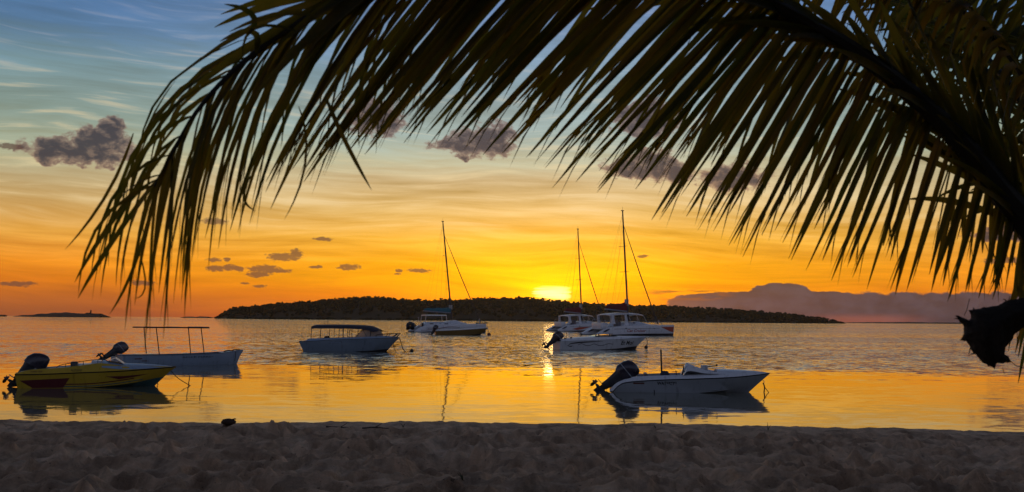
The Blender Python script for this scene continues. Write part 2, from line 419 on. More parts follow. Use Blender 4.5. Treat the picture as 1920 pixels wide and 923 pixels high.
def make_sand():
    xs = np.unique(np.concatenate([np.linspace(-90, -10, 60), np.arange(-10, 10.001, 0.034), np.linspace(10, 90, 60)]).round(4))
    ys = np.unique(np.concatenate([np.linspace(-50, 4, 40), np.linspace(4, 8.8, 60), np.arange(8.8, 17.6, 0.03), np.linspace(17.6, 30, 60)]).round(4))
    X, Y = np.meshgrid(xs, ys, indexing='ij')
    H = sand_profile(X, Y)
    wob_x = X + 0.25 * value_noise(X, Y, 0.6, 5); wob_y = Y + 0.25 * value_noise(X, Y, 0.6, 6)
    def ridge(s, seed): return 0.28 - np.abs(value_noise(wob_x * 0.85, wob_y, s, seed))
    lum = 0.12 * value_noise(wob_x, wob_y, 1.2, 1) + 0.26 * ridge(0.55, 2) + 0.21 * ridge(0.32, 3) + 0.08 * ridge(0.15, 8) + 0.03 * value_noise(X, Y, 0.08, 4)
    trod = 0.3 + 0.7 * np.clip((15.9 - Y) / 1.6, 0, 1)
    H += lum * trod
    # footprints and scuffs: pits with a raised rim on one side
    r = np.random.default_rng(11)
    for _ in range(1500):
        cx, cy = r.uniform(-9.5, 9.5), r.uniform(8.6, 16.2)
        a, L, W = r.uniform(0, math.pi), r.uniform(0.10, 0.2), r.uniform(0.05, 0.10)
        dep = r.uniform(0.03, 0.085) * (1.0 if cy < 15.2 else 0.35)
        i0, i1 = np.searchsorted(xs, [cx - 0.45, cx + 0.45]); j0, j1 = np.searchsorted(ys, [cy - 0.45, cy + 0.45])
        dx, dy = X[i0:i1, j0:j1] - cx, Y[i0:i1, j0:j1] - cy
        u, v = dx * math.cos(a) + dy * math.sin(a), -dx * math.sin(a) + dy * math.cos(a)
        q = (u / L) ** 2 + (v / W) ** 2
        H[i0:i1, j0:j1] += -dep * np.exp(-q * 1.2) + dep * 0.55 * np.exp(-(np.sqrt(q) - 1.5) ** 2 * 4) * (0.6 + 0.4 * np.sign(u))
    n, k = X.shape
    V = np.stack([X, Y, H], -1).reshape(-1, 3)
    idx = np.arange(n * k).reshape(n, k)
    F = np.stack([idx[:-1, :-1], idx[1:, :-1], idx[1:, 1:], idx[:-1, 1:]], -1).reshape(-1, 4)
    me = bpy.data.meshes.new('beach_sand')
    me.vertices.add(len(V)); me.vertices.foreach_set('co', V.ravel())
    me.loops.add(F.size); me.loops.foreach_set('vertex_index', F.ravel())
    me.polygons.add(len(F)); me.polygons.foreach_set('loop_start', np.arange(0, F.size, 4)); me.polygons.foreach_set('loop_total', np.full(len(F), 4))
    me.update(calc_edges=True); me.shade_smooth()
    mt = bpy.data.materials.new('sand'); mt.use_nodes = True
    g = G(mt.node_tree); b = g.n['Principled BSDF']
    p = g.n.new('ShaderNodeNewGeometry').outputs['Position']
    n1 = g.noise(p, 0.8, 5.0, 0.6); n2 = g.noise(p, 60.0, 3.0, 0.7); n3 = g.noise(g.vec('MULTIPLY', p, (1.0, 0.55, 0.3)), 3.4, 5.0, 0.65, 0.6)
    c = g.ramp(n1, [(0.25, (0.45, 0.29, 0.18)), (0.55, (0.64, 0.435, 0.28)), (0.8, (0.72, 0.52, 0.36))])
    c = g.vec('SCALE', c, scale=g.math('ADD', 0.35, g.math('ADD', g.math('MULTIPLY', n2, 0.45), g.smooth(n3, 0.3, 0.7, 0.0, 0.75))))
    dk = g.smooth(g.noise(p, 22.0, 2.0, 0.5), 0.68, 0.74)       # bits of shell and weed
    c = g.mix(g.math('MULTIPLY', dk, 0.6), c, (0.03, 0.025, 0.02))
    g.link(c, b.inputs['Base Color']); b.inputs['Roughness'].default_value = 0.95; b.inputs['Specular IOR Level'].default_value = 0.2
    bp = g.n.new('ShaderNodeBump'); bp.inputs['Strength'].default_value = 0.9; bp.inputs['Distance'].default_value = 0.05
    g.link(g.math('ADD', g.math('MULTIPLY', g.noise(p, 14.0, 5.0, 0.65), 1.0), g.math('MULTIPLY', n2, 0.25)), bp.inputs['Height'])
    g.l.new(bp.outputs[0], b.inputs['Normal'])
    me.materials.append(mt)
    o = bpy.data.objects.new('beach_sand', me); col.objects.link(o)
    tag(o, 'trampled dark grey sand of the beach in the foreground', 'beach', kind='structure')
    return H, xs, ys
SH, SXS, SYS = make_sand()
def sand_z(x, y):
    return float(SH[min(np.searchsorted(SXS, x), len(SXS) - 1), min(np.searchsorted(SYS, y), len(SYS) - 1)])

# ------------------------------------------------------------------ the lagoon
def make_water():
    mt = bpy.data.materials.new('lagoon_water'); mt.use_nodes = True
    g = G(mt.node_tree); b = g.n['Principled BSDF']
    p = g.n.new('ShaderNodeNewGeometry').outputs['Position']
    x, y, z = g.sep(p)
    big = g.noise(g.comb(g.math('MULTIPLY', x, 0.012), g.math('MULTIPLY', y, 0.05), 0.0), 1.0, 3.0)
    med = g.noise(g.comb(g.math('MULTIPLY', x, 0.05), g.math('MULTIPLY', y, 0.35), 0.0), 1.0, 3.0)
    fin = g.noise(g.comb(g.math('MULTIPLY', x, 0.16), g.math('MULTIPLY', y, 0.5), 4.0), 1.0, 3.0)
    yy = g.math('ADD', g.math('ADD', y, g.math('MULTIPLY', g.math('SUBTRACT', fin, 0.5), 22.0)), g.math('ADD', g.math('MULTIPLY', g.math('SUBTRACT', big, 0.5), 30.0), g.math('MULTIPLY', g.math('SUBTRACT', med, 0.5), 30.0)))
    breeze = g.smooth(yy, 46.0, 74.0)                          # calm inshore, ruffled further out
    farb = g.noise(g.comb(g.math('MULTIPLY', x, 0.0016), g.math('MULTIPLY', g.math('LOGARITHM', y, 2.718), 5.2), 2.0), 1.0, 3.0)
    patch = g.smooth(farb, 0.36, 0.60, 0.38, 1.0)
    windy = g.math('MULTIPLY', breeze, patch)
    amp = g.math('ADD', 0.0070, g.math('MULTIPLY', windy, 0.22))
    # slopes of the wavelets, taken straight from vector noise
    fade = g.smooth(y, 60.0, 400.0, 1.0, 0.6)
    s1 = g.noise(g.vec('MULTIPLY', p, (1.3, 2.6, 0)), 1.0, 4.0, 0.62, 0.4, out=1)
    s2 = g.noise(g.vec('MULTIPLY', p, (0.35, 1.0, 0)), 1.0, 2.0, 0.5, 0.0, out=1)
    sl = g.vec('ADD', g.vec('SCALE', g.vec('SUBTRACT', s1, (0.5, 0.5, 0.5)), scale=amp),
               g.vec('SCALE', g.vec('SUBTRACT', s2, (0.5, 0.5, 0.5)), scale=g.math('ADD', 0.0035, g.math('MULTIPLY', amp, 0.2))))
    s3 = g.noise(g.vec('MULTIPLY', p, (1.5, 0.42, 0)), 1.0, 4.0, 0.6, 0.3, out=1)
    sl = g.vec('ADD', sl, g.vec('SCALE', g.vec('SUBTRACT', s3, (0.5, 0.5, 0.5)), scale=g.math('MULTIPLY', windy, 0.11)))
    sx, sy, sz = g.sep(g.vec('SCALE', sl, scale=5.0))
    nrm = g.vec('NORMALIZE', g.comb(g.math('MULTIPLY', sx, 0.75), g.math('MULTIPLY', sy, 1.0), 1.0))
    g.link(nrm, b.inputs['Normal'])
    b.inputs['Base Color'].default_value = (0.13, 0.13, 0.095, 1)
    b.inputs['Roughness'].default_value = 0.04
    b.inputs['IOR'].default_value = 1.55
    mb = MB()
    ysr = [-80, 20, 60, 200, 1000, 6000, 60000]
    xsr = [-60000, -4000, -400, 0, 400, 4000, 60000]
    mb.grid([[(X, Y, 0.0) for X in xsr] for Y in ysr])
    MATS['water'] = mt
    o = mb.build('lagoon_water', 'water', smooth=False)
    if o.data.polygons[0].normal.z < 0: o.data.flip_normals()
    tag(o, 'calm lagoon water reflecting the orange sunset sky', 'water', kind='structure')
make_water()

# ------------------------------------------------------------------ the wooded island
def foliage_mat(name, c0, c1, sc):
    mt = bpy.data.materials.new(name); mt.use_nodes = True
    g = G(mt.node_tree); b = g.n['Principled BSDF']
    p = g.n.new('ShaderNodeNewGeometry').outputs['Position']
    c = g.ramp(g.noise(p, sc, 4.0, 0.6), [(0.3, c0), (0.7, c1)])
    g.link(c, b.inputs['Base Color']); b.inputs['Roughness'].default_value = 0.9; b.inputs['Specular IOR Level'].default_value = 0.1
    MATS[name] = mt
foliage_mat('forest_foliage', (0.013, 0.015, 0.007), (0.022, 0.021, 0.010), 0.03)

ICO = None
def ico():
    global ICO
    if ICO is None:
        bm = bmesh.new(); bmesh.ops.create_icosphere(bm, subdivisions=1, radius=1.0)
        ICO = (np.array([v.co[:] for v in bm.verts]), np.array([[v.index for v in f.verts] for f in bm.faces])); bm.free()
    return ICO

ISL_Y = 2200.0
RIDGE = [(402, 598), (410, 591), (420, 585), (440, 578), (480, 574), (520, 570), (560, 567), (600, 564), (640, 561), (665, 560), (690, 557), (720, 559),
         (745, 562), (800, 564), (830, 562), (860, 563), (905, 559), (940, 560), (960, 559), (985, 560), (1010, 561), (1040, 565), (1060, 567), (1090, 569),
         (1120, 571), (1170, 573), (1210, 575), (1240, 574), (1290, 577), (1350, 580), (1400, 583), (1450, 587), (1500, 592), (1540, 597), (1570, 602), (1584, 607)]
def make_island():
    root = empty('island', at(990, 602, ISL_Y + 150) * 1.0); root.location.z = 0
    ox, oy = root.location.x, root.location.y
    rx = np.array([at(a, b, ISL_Y + 120).x for a, b in RIDGE]); rz = np.array([at(a, b, ISL_Y + 120).z for a, b in RIDGE])
    def top(x): return np.interp(x, rx, rz)
    xs = np.linspace(rx[0], rx[-1], 170); vs = np.linspace(0, 1, 16)
    x0, x1 = rx[0], rx[-1]
    def width(x): return 170 * np.sqrt(np.clip(1 - ((x - (x0 + x1) / 2) / ((x1 - x0) / 2)) ** 2, 0.004, 1))
    def ground(x, v):
        t = top(x); prof = np.clip(np.sin(np.clip(v, 0, 1) * math.pi), 0, 1) ** 0.6
        return np.maximum(t - 9.0, 0.5) * prof - 0.6
    def yof(x, v): return ISL_Y + 120 + (v - 0.5) * 2 * width(x)
    mb = MB()
    mb.grid([[(x - ox, yof(x, v) - oy, ground(x, v)) for x in xs] for v in vs])
    mb.build('terrain', 'island_soil', root)
    iv, if_ = ico(); V, F = [], []; b = 0
    r = np.random.default_rng(3)
    for k in range(7800):
        x = r.uniform(x0 + 3, x1 - 3)
        v = r.beta(1.3, 1.6) * 0.9 + 0.015 if k % 3 else r.uniform(0.3, 0.62)
        t = top(x)
        gz = ground(x, v)
        rad = r.uniform(1.8, 5.2) * min(1.0, 0.35 + t / 26)
        h = r.uniform(3.0, 7.5) * min(1.0, 0.3 + t / 24)
        if r.random() < 0.03: h *= 1.35; rad *= 0.6
        lim = t + r.uniform(-1.0, 3.0) - rad * 0.7
        cz = min(gz + h, lim) if v > 0.3 else gz + h * 0.8
        sc = rad * (0.75 + 0.5 * r.random(len(iv)))[:, None] * np.array([1, 1, r.uniform(0.6, 1.05)])
        V.append(iv * sc + np.array([x - ox, yof(x, v) - oy, cz])); F.append(if_ + b); b += len(iv)
        if v < 0.1:        # skirt of low growth down to the shore
            sc = rad * (0.8 + 0.5 * r.random(len(iv)))[:, None] * np.array([1.2, 1, 0.7])
            V.append(iv * sc + np.array([x - ox + r.uniform(-4, 4), yof(x, 0.01) - oy, 1.2])); F.append(if_ + b); b += len(iv)
    for k in range(340):         # taller crowns that break the skyline
        x = r.uniform(x0 + 30, x1 - 20); v = r.uniform(0.38, 0.56); t = top(x); rad = r.uniform(1.5, 3.6)
        for q in range(3):
            sc = rad * (0.6 + 0.7 * r.random(len(iv)))[:, None] * np.array([1, 1, r.uniform(0.5, 0.9)])
            V.append(iv * sc + np.array([x - ox + r.uniform(-2.5, 2.5), yof(x, v) - oy + r.uniform(-2, 2), t + r.uniform(-2.5, 1.8) * min(1, t / 20)])); F.append(if_ + b); b += len(iv)
    me = bpy.data.meshes.new('forest'); Vn, Fn = np.vstack(V), np.vstack(F)
    me.from_pydata(Vn.tolist(), [], Fn.tolist()); me.materials.append(MATS['forest_foliage'])
    o = bpy.data.objects.new('forest', me); col.objects.link(o); o.parent = root; o['kind'] = 'stuff'
    tag(root, 'long low dark wooded island across the lagoon below the setting sun', 'island', kind='structure')
make_island()

def make_shade_scrub():
    # unseen scrub added behind the camera to shade the sand from the eastern sky
    iv, if_ = ico(); V, F = [], []; b = 0; r = np.random.default_rng(9)
    for k in range(2200):
        x, y = r.uniform(-38, 38), r.uniform(-12, -3.5)
        z = 0.9 + r.beta(1.2, 1.3) * (8.5 + 2.0 * math.sin(x * 0.4) - 0.25 * (y + 5))
        rad = r.uniform(0.6, 1.5)
        V.append(iv * (rad * (0.6 + 0.8 * r.random(len(iv)))[:, None]) + np.array([x, y, z])); F.append(if_ + b); b += len(iv)
    me = bpy.data.meshes.new('added_shade_scrub'); me.from_pydata(np.vstack(V).tolist(), [], np.vstack(F).tolist()); me.materials.append(MATS['forest_foliage'])
    o = bpy.data.objects.new('added_shade_scrub', me); col.objects.link(o)
    tag(o, 'dark scrub added out of view behind the camera to shade the sand', 'added_shade_scrub', kind='stuff')
make_shade_scrub()

def low_land(name, pts, Y, label, depth=60, m='rock', kind='structure', cat='land'):
    """low distant land: a lumpy ridge following a skyline, with front and back slopes"""
    c = at(sum(p[0] for p in pts) / len(pts), pts[0][1], Y); c.z = 0
    n = 60
    px = np.linspace(pts[0][0], pts[-1][0], n); py = np.interp(px, [p[0] for p in pts], [p[1] for p in pts])
    P = [at(a, b, Y) for a, b in zip(px, py)]
    jit = rng.uniform(-1.1, 1.1, n) * (depth > 10)
    mb = MB()
    prof = ((-1, 0.0), (-0.55, 0.7), (0, 1), (0.6, 0.6), (1, 0.0))
    mb.grid([[(p.x - c.x, p.y - c.y + k * depth, max(p.z + j * (abs(k) < 0.1), 0.3) * hgt - 0.3 * (hgt == 0)) for p, j in zip(P, jit)] for k, hgt in prof])
    o = mb.build(name, m, smooth=False); o.location = c
    tag(o, label, cat, kind=kind); return o

FORT_Y = 3200.0
low_land('fort_islet', [(61, 591.9), (66, 590), (72, 589), (80, 588.4), (90, 588), (100, 587), (118, 586), (130, 586), (145, 587.5), (160, 588.5), (175, 588), (190, 588.5), (196, 592.2)],
         FORT_Y, 'low dark rocky islet on the horizon carrying ruins and a stubby light tower', m='rock')
low_land('reef_shore', [(36, 592.2), (44, 591.2), (60, 591.1), (66, 592.4)], 4200, 'thin spit of dark land beside the ruined islet on the horizon')
low_land('horizon_shore', [(1584, 605.2), (1610, 604.2), (1660, 604.5), (1700, 604.0), (1740, 604.6), (1800, 605.0), (1830, 606.4)], 4600, 'thin dark strip of far shore beyond the tip of the wooded island')
low_land('reef_islets', [(345, 594.8), (352, 593.7), (362, 594.2), (370, 595), (374, 593.6), (390, 594.2), (395, 595.2)], 4400, 'faint low islets on the horizon just left of the wooded island')
def fort():
    base = at(160, 590, FORT_Y); base.z = 0
    s = FORT_Y / FPX                   # metres per photograph pixel there
    t = empty('lighthouse', base + Vector((15 * s, -20, 0)))
    part('tower', 'masonry', t, lambda m: m.rings([[(r * math.cos(a), r * math.sin(a), z) for a in np.linspace(0, 2 * math.pi, 10, endpoint=False)] for r, z in ((2.6, 2), (2.0, 11.5 * s))]))
    part('lantern_room', 'masonry', t, lambda m: m.rings([[(r * math.cos(a), r * math.sin(a), z) for a in np.linspace(0, 2 * math.pi, 10, endpoint=False)] for r, z in ((2.6, 11.5 * s), (2.6, 12.4 * s), (1.4, 12.6 * s), (1.2, 13.6 * s), (0.3, 14.2 * s))]))
    part('keeper_house', 'masonry', t, lambda m: (m.box(-13, -2.8, -4, 4, 2, 8.5 * s), m.box(-17, -13, -4, 4, 2, 7.2 * s)))
    tag(t, 'small dark light tower on the ruined islet at the far left', 'lighthouse')
    w = empty('fort_wall', base + Vector((20 * s, -16, 0)))
    part('rampart', 'masonry', w, lambda m: m.box(-4 * s, 15.5 * s, -5, 5, 1, 6.8 * s))
    part('parapet', 'masonry', w, lambda m: [m.box(k * s - 4 * s, (k + 1.1) * s - 4 * s, -4, 4, 6.8 * s, (7.2 + 0.25 * (k % 2)) * s) for k in range(0, 18, 2)])
    tag(w, 'ruined square fort wall beside the light tower on the islet', 'fort')
    b = at(3, 591, 3900); b.z = 0; s = 3900 / FPX
    sh = empty('distant_ship', b)
    part('hull', 'masonry', sh, lambda m: m.rings([[(-12 * s, -6, 0), (8 * s, -6, 0), (9.5 * s, 0, 0), (8 * s, 6, 0), (-12 * s, 6, 0)], [(-12 * s, -7, 2.4 * s), (9 * s, -7, 2.1 * s), (11 * s, 0, 2.3 * s), (9 * s, 7, 2.1 * s), (-12 * s, 7, 2.4 * s)]]))
    part('superstructure', 'masonry', sh, lambda m: m.box(-3 * s, 6.5 * s, -5, 5, 2 * s, 3.2 * s))
    tag(sh, 'tiny dark vessel on the horizon at the far left edge', 'ship')
fort()

# ------------------------------------------------------------------ boats
def hull(parent, lines, mats, n=34, name='hull', yoff=0.0, transom=0):
    """lines: control polylines from keel to sheer (stern to bow), half-breadth in y; one material index per strip"""
    L = [spline(l, n) for l in lines]
    for l in L: l[:, 1] = np.maximum(l[:, 1], 0.0)
    mb = MB()
    for sgn in (1, -1):
        for j in range(len(L) - 1):
            a = [(p[0], sgn * p[1] + yoff, p[2]) for p in L[j]]; b = [(p[0], sgn * p[1] + yoff, p[2]) for p in L[j + 1]]
            mb.grid([a, b], j)
    st = [(l[0][0], l[0][1] + yoff, l[0][2]) for l in L] + [(l[0][0], -l[0][1] + yoff, l[0][2]) for l in L[::-1]]
    mb.add(st, [tuple(range(len(st)))], transom)
    return mb.build(name, mats, parent, angle=35)
def tree_of(o):
    me = o.data
    return BVHTree.FromPolygons([v.co.copy() for v in me.vertices], [tuple(p.vertices) for p in me.polygons])
def stick(o, name, verts2, faces, m, off=0.006):
    """lay a flat shape given in (x, z) on the camera-side (-y) of hull o"""
    bv = tree_of(o); out = []
    for (x, z) in verts2:
        h = bv.ray_cast(Vector((x, -20, z)), Vector((0, 1, 0)))
        y = h[0].y if h[0] else (out[-1][1] + off if out else 0)
        out.append((x, y - off, z))
    return MB().add(out, faces).build(name, m, o, smooth=False, recalc=False)
def patch(o, name, poly, m, off=0.006, step=0.12):
    """painted area: polygon in (x, z), cut fine enough to follow the hull"""
    bm = bmesh.new(); vs = [bm.verts.new((p[0], 0, p[1])) for p in poly]; f = bm.faces.new(vs)
    bmesh.ops.triangulate(bm, faces=[f])
    for _ in range(4):
        ed = [e for e in bm.edges if e.calc_length() > step]
        if not ed: break
        bmesh.ops.subdivide_edges(bm, edges=ed, cuts=1, use_grid_fill=False); bmesh.ops.triangulate(bm, faces=bm.faces[:])
    bm.verts.index_update()
    v2 = [(v.co.x, v.co.z) for v in bm.verts]; F = [tuple(v.index for v in f.verts) for f in bm.faces]; bm.free()
    return stick(o, name, v2, F, m, off)
def stripe(o, name, pts, w, m, off=0.005, n=24):
    c = spline([(p[0], 0, p[1]) for p in pts], n); v, F = [], []
    for i, p in enumerate(c):
        ww = w if not callable(w) else w(i / (n - 1)); v += [(p[0], p[2] - ww / 2), (p[0], p[2] + ww / 2)]
    for i in range(n - 1): F.append((2 * i, 2 * i + 2, 2 * i + 3, 2 * i + 1))
    return stick(o, name, v, F, m, off)
def lettering(o, text, x, z, width, height, m, shear=0.0, slope=0.0, off=0.008, bold=0.0):
    cu = bpy.data.curves.new('t', 'FONT'); cu.body = text; cu.shear = shear; cu.offset = bold; cu.resolution_u = 3
    t = bpy.data.objects.new('t', cu); col.objects.link(t); bpy.context.view_layer.update()
    me = bpy.data.meshes.new_from_object(t.evaluated_get(bpy.context.evaluated_depsgraph_get()))
    vs = np.array([v.co[:] for v in me.vertices]); F = [tuple(p.vertices) for p in me.polygons]
    bpy.data.objects.remove(t)
    lo, hi = vs.min(0), vs.max(0)
    u = (vs[:, 0] - lo[0]) / (hi[0] - lo[0]) * width; w = (vs[:, 1] - lo[1]) / (hi[1] - lo[1]) * height
    return stick(o, 'lettering', [(x + a, z + b + slope * a) for a, b in zip(u, w)], F, m, off)

def outboard(parent, x, z, tilt, s=1.0, cowl='cowling_purple', covered=False, y=0.0):
    """outboard motor hung on the transom at (x, z); tilt in degrees swings the leg up and aft"""
    a = math.radians(tilt); R = Matrix.Rotation(a, 3, 'Y')   # leg swings towards -x
    def T(p): q = R @ Vector((p[0] * s, p[1] * s, p[2] * s)); return (q.x + x, q.y + y, q.z + z)
    def ringp(cx, cz, rx, ry, n=14, pw=2.6):
        out = []
        for k in range(n):
            t = 2 * math.pi * k / n; c, q = math.cos(t), math.sin(t)
            out.append((cx + rx * math.copysign(abs(c) ** (2 / pw), c), ry * math.copysign(abs(q) ** (2 / pw), q), cz))
        return out
    def loftm(mb, rings, mi=0): mb.rings([[T(p) for p in r] for r in rings], mi)
    mid = part('outboard_motor', ['metal_dark'], parent, lambda m: (
        loftm(m, [ringp(-0.15, 0.16, 0.24, 0.16), ringp(-0.15, -0.05, 0.2, 0.13), ringp(-0.17, -0.4, 0.16, 0.08), ringp(-0.20, -0.62, 0.14, 0.06)]),
        m.rings([[T(p) for p in ((-0.06, -0.12, zz), (0.06, -0.12, zz), (0.06, 0.12, zz), (-0.06, 0.12, zz))] for zz in (-0.22, 0.06)])))
    if covered:
        rg = [(0.0, 0.10, 0.42, 0.24), (-0.01, 0.3, 0.40, 0.23), (0.03, 0.5, 0.33, 0.2), (0.10, 0.62, 0.22, 0.15), (0.14, 0.68, 0.08, 0.06)]
    else:
        rg = [(-0.14, 0.08, 0.27, 0.18), (-0.12, 0.2, 0.35, 0.23), (-0.10, 0.45, 0.35, 0.24), (-0.07, 0.62, 0.31, 0.21), (-0.05, 0.72, 0.22, 0.16), (-0.04, 0.755, 0.09, 0.07)]
    part('cowling', [cowl], mid, lambda m: loftm(m, [ringp(cx, cz, rx, ry) for cx, cz, rx, ry in rg]))
    if not covered:
        part('cowling_band', ['gelcoat_shadow'], mid, lambda m: loftm(m, [ringp(-0.105, 0.34, 0.357, 0.242), ringp(-0.103, 0.365, 0.357, 0.242)]))
    part('gearcase', ['metal_dark'], mid, lambda m: (
        m.rings([[T((xx, r * math.cos(t), -0.78 + r * math.sin(t))) for t in np.linspace(0, 2 * math.pi, 10, endpoint=False)] for xx, r in ((-0.44, 0.035), (-0.34, 0.06), (-0.14, 0.065), (0.0, 0.04), (0.06, 0.008))]),
        m.rings([[T((-0.34, -0.01, -0.83)), T((-0.06, -0.01, -0.83)), T((-0.06, 0.01, -0.83)), T((-0.34, 0.01, -0.83))], [T((-0.34, -0.004, -1.0)), T((-0.24, -0.004, -1.0)), T((-0.24, 0.004, -1.0)), T((-0.34, 0.004, -1.0))]]),
        m.rings([[T((-0.52, -0.12, zz)), T((-0.05, -0.09, zz)), T((-0.05, 0.09, zz)), T((-0.52, 0.12, zz))] for zz in (-0.62, -0.605)]),
        m.rings([[T((-0.30, -0.025, zz)), T((-0.08, -0.02, zz)), T((-0.08, 0.02, zz)), T((-0.30, 0.025, zz))] for zz in (-0.76, -0.55)])))
    def prop(m):
        m.rings([[T((xx, r * math.cos(t), -0.78 + r * math.sin(t))) for t in np.linspace(0, 2 * math.pi, 8, endpoint=False)] for xx, r in ((-0.45, 0.05), (-0.58, 0.042), (-0.62, 0.01))])
        for k in range(3):
            t0 = k * 2.0944 + 0.5
            pr = []
            for rr, w, tw in ((0.04, 0.05, 0.9), (0.10, 0.085, 0.8), (0.155, 0.08, 0.65), (0.19, 0.03, 0.6)):
                row = []
                for e in (-1, 0, 1):
                    ang = t0 + e * w * math.cos(tw) / rr * 0.8; row.append(T((-0.52 + e * w * math.sin(tw), rr * math.cos(ang), -0.78 + rr * math.sin(ang))))
                pr.append(row)
            m.slab(pr, 0.008)
    part('propeller', ['prop_metal'], mid, prop)
    return mid

def boat(name, label, px, py, yaw, cat='boat', group=None, s=1.0):
    p = on_water(px, py)       # yaw is taken from the line of sight
    b = empty(name, p, math.radians(yaw) - math.atan2(p.x, p.y)); b.scale = (s / math.cos(math.radians(yaw)), s, s)
    tag(b, label, cat, group or 'boats moored in the lagoon'); return b

def rope(name, label, pts, r=0.012, m='rope', n=18):
    P = spline(pts, n); o = MB().tube([tuple(q - P[0]) for q in P], r, 6).build(name, m); o.location = P[0]
    tag(o, label, 'rope', 'mooring ropes'); return o
def ball(name, label, p, r, m='buoy_red', eye=True):
    t = empty(name, p)
    part('float', m, t, lambda q: q.rings([[(r * math.sin(a) * math.cos(b), r * math.sin(a) * math.sin(b), r * 0.35 - r * math.cos(a) * 0.95) for b in np.linspace(0, 2 * math.pi, 14, endpoint=False)] for a in np.linspace(0.12, 3.0, 10)]))
    part('eye', 'metal_dark', t, lambda q: q.tube([(r * 0.22 * math.cos(b), 0, r * 1.42 + r * 0.22 * math.sin(b)) for b in np.linspace(0, 2 * math.pi, 11)], r * 0.07, 5))
    tag(t, label, 'buoy', 'mooring buoys'); return t
def W(b, p):
    bpy.context.view_layer.update(); return b.matrix_world @ Vector(p)

def rail(name, parent, pts, r=0.013, posts=(), m='metal', n=20):
    def f(mb):
        P = spline(pts, n); mb.tube([tuple(p) for p in P], r, 6)
        for a, c in posts: mb.tube([a, c], r * 0.9, 6)
    return part(name, m, parent, f)

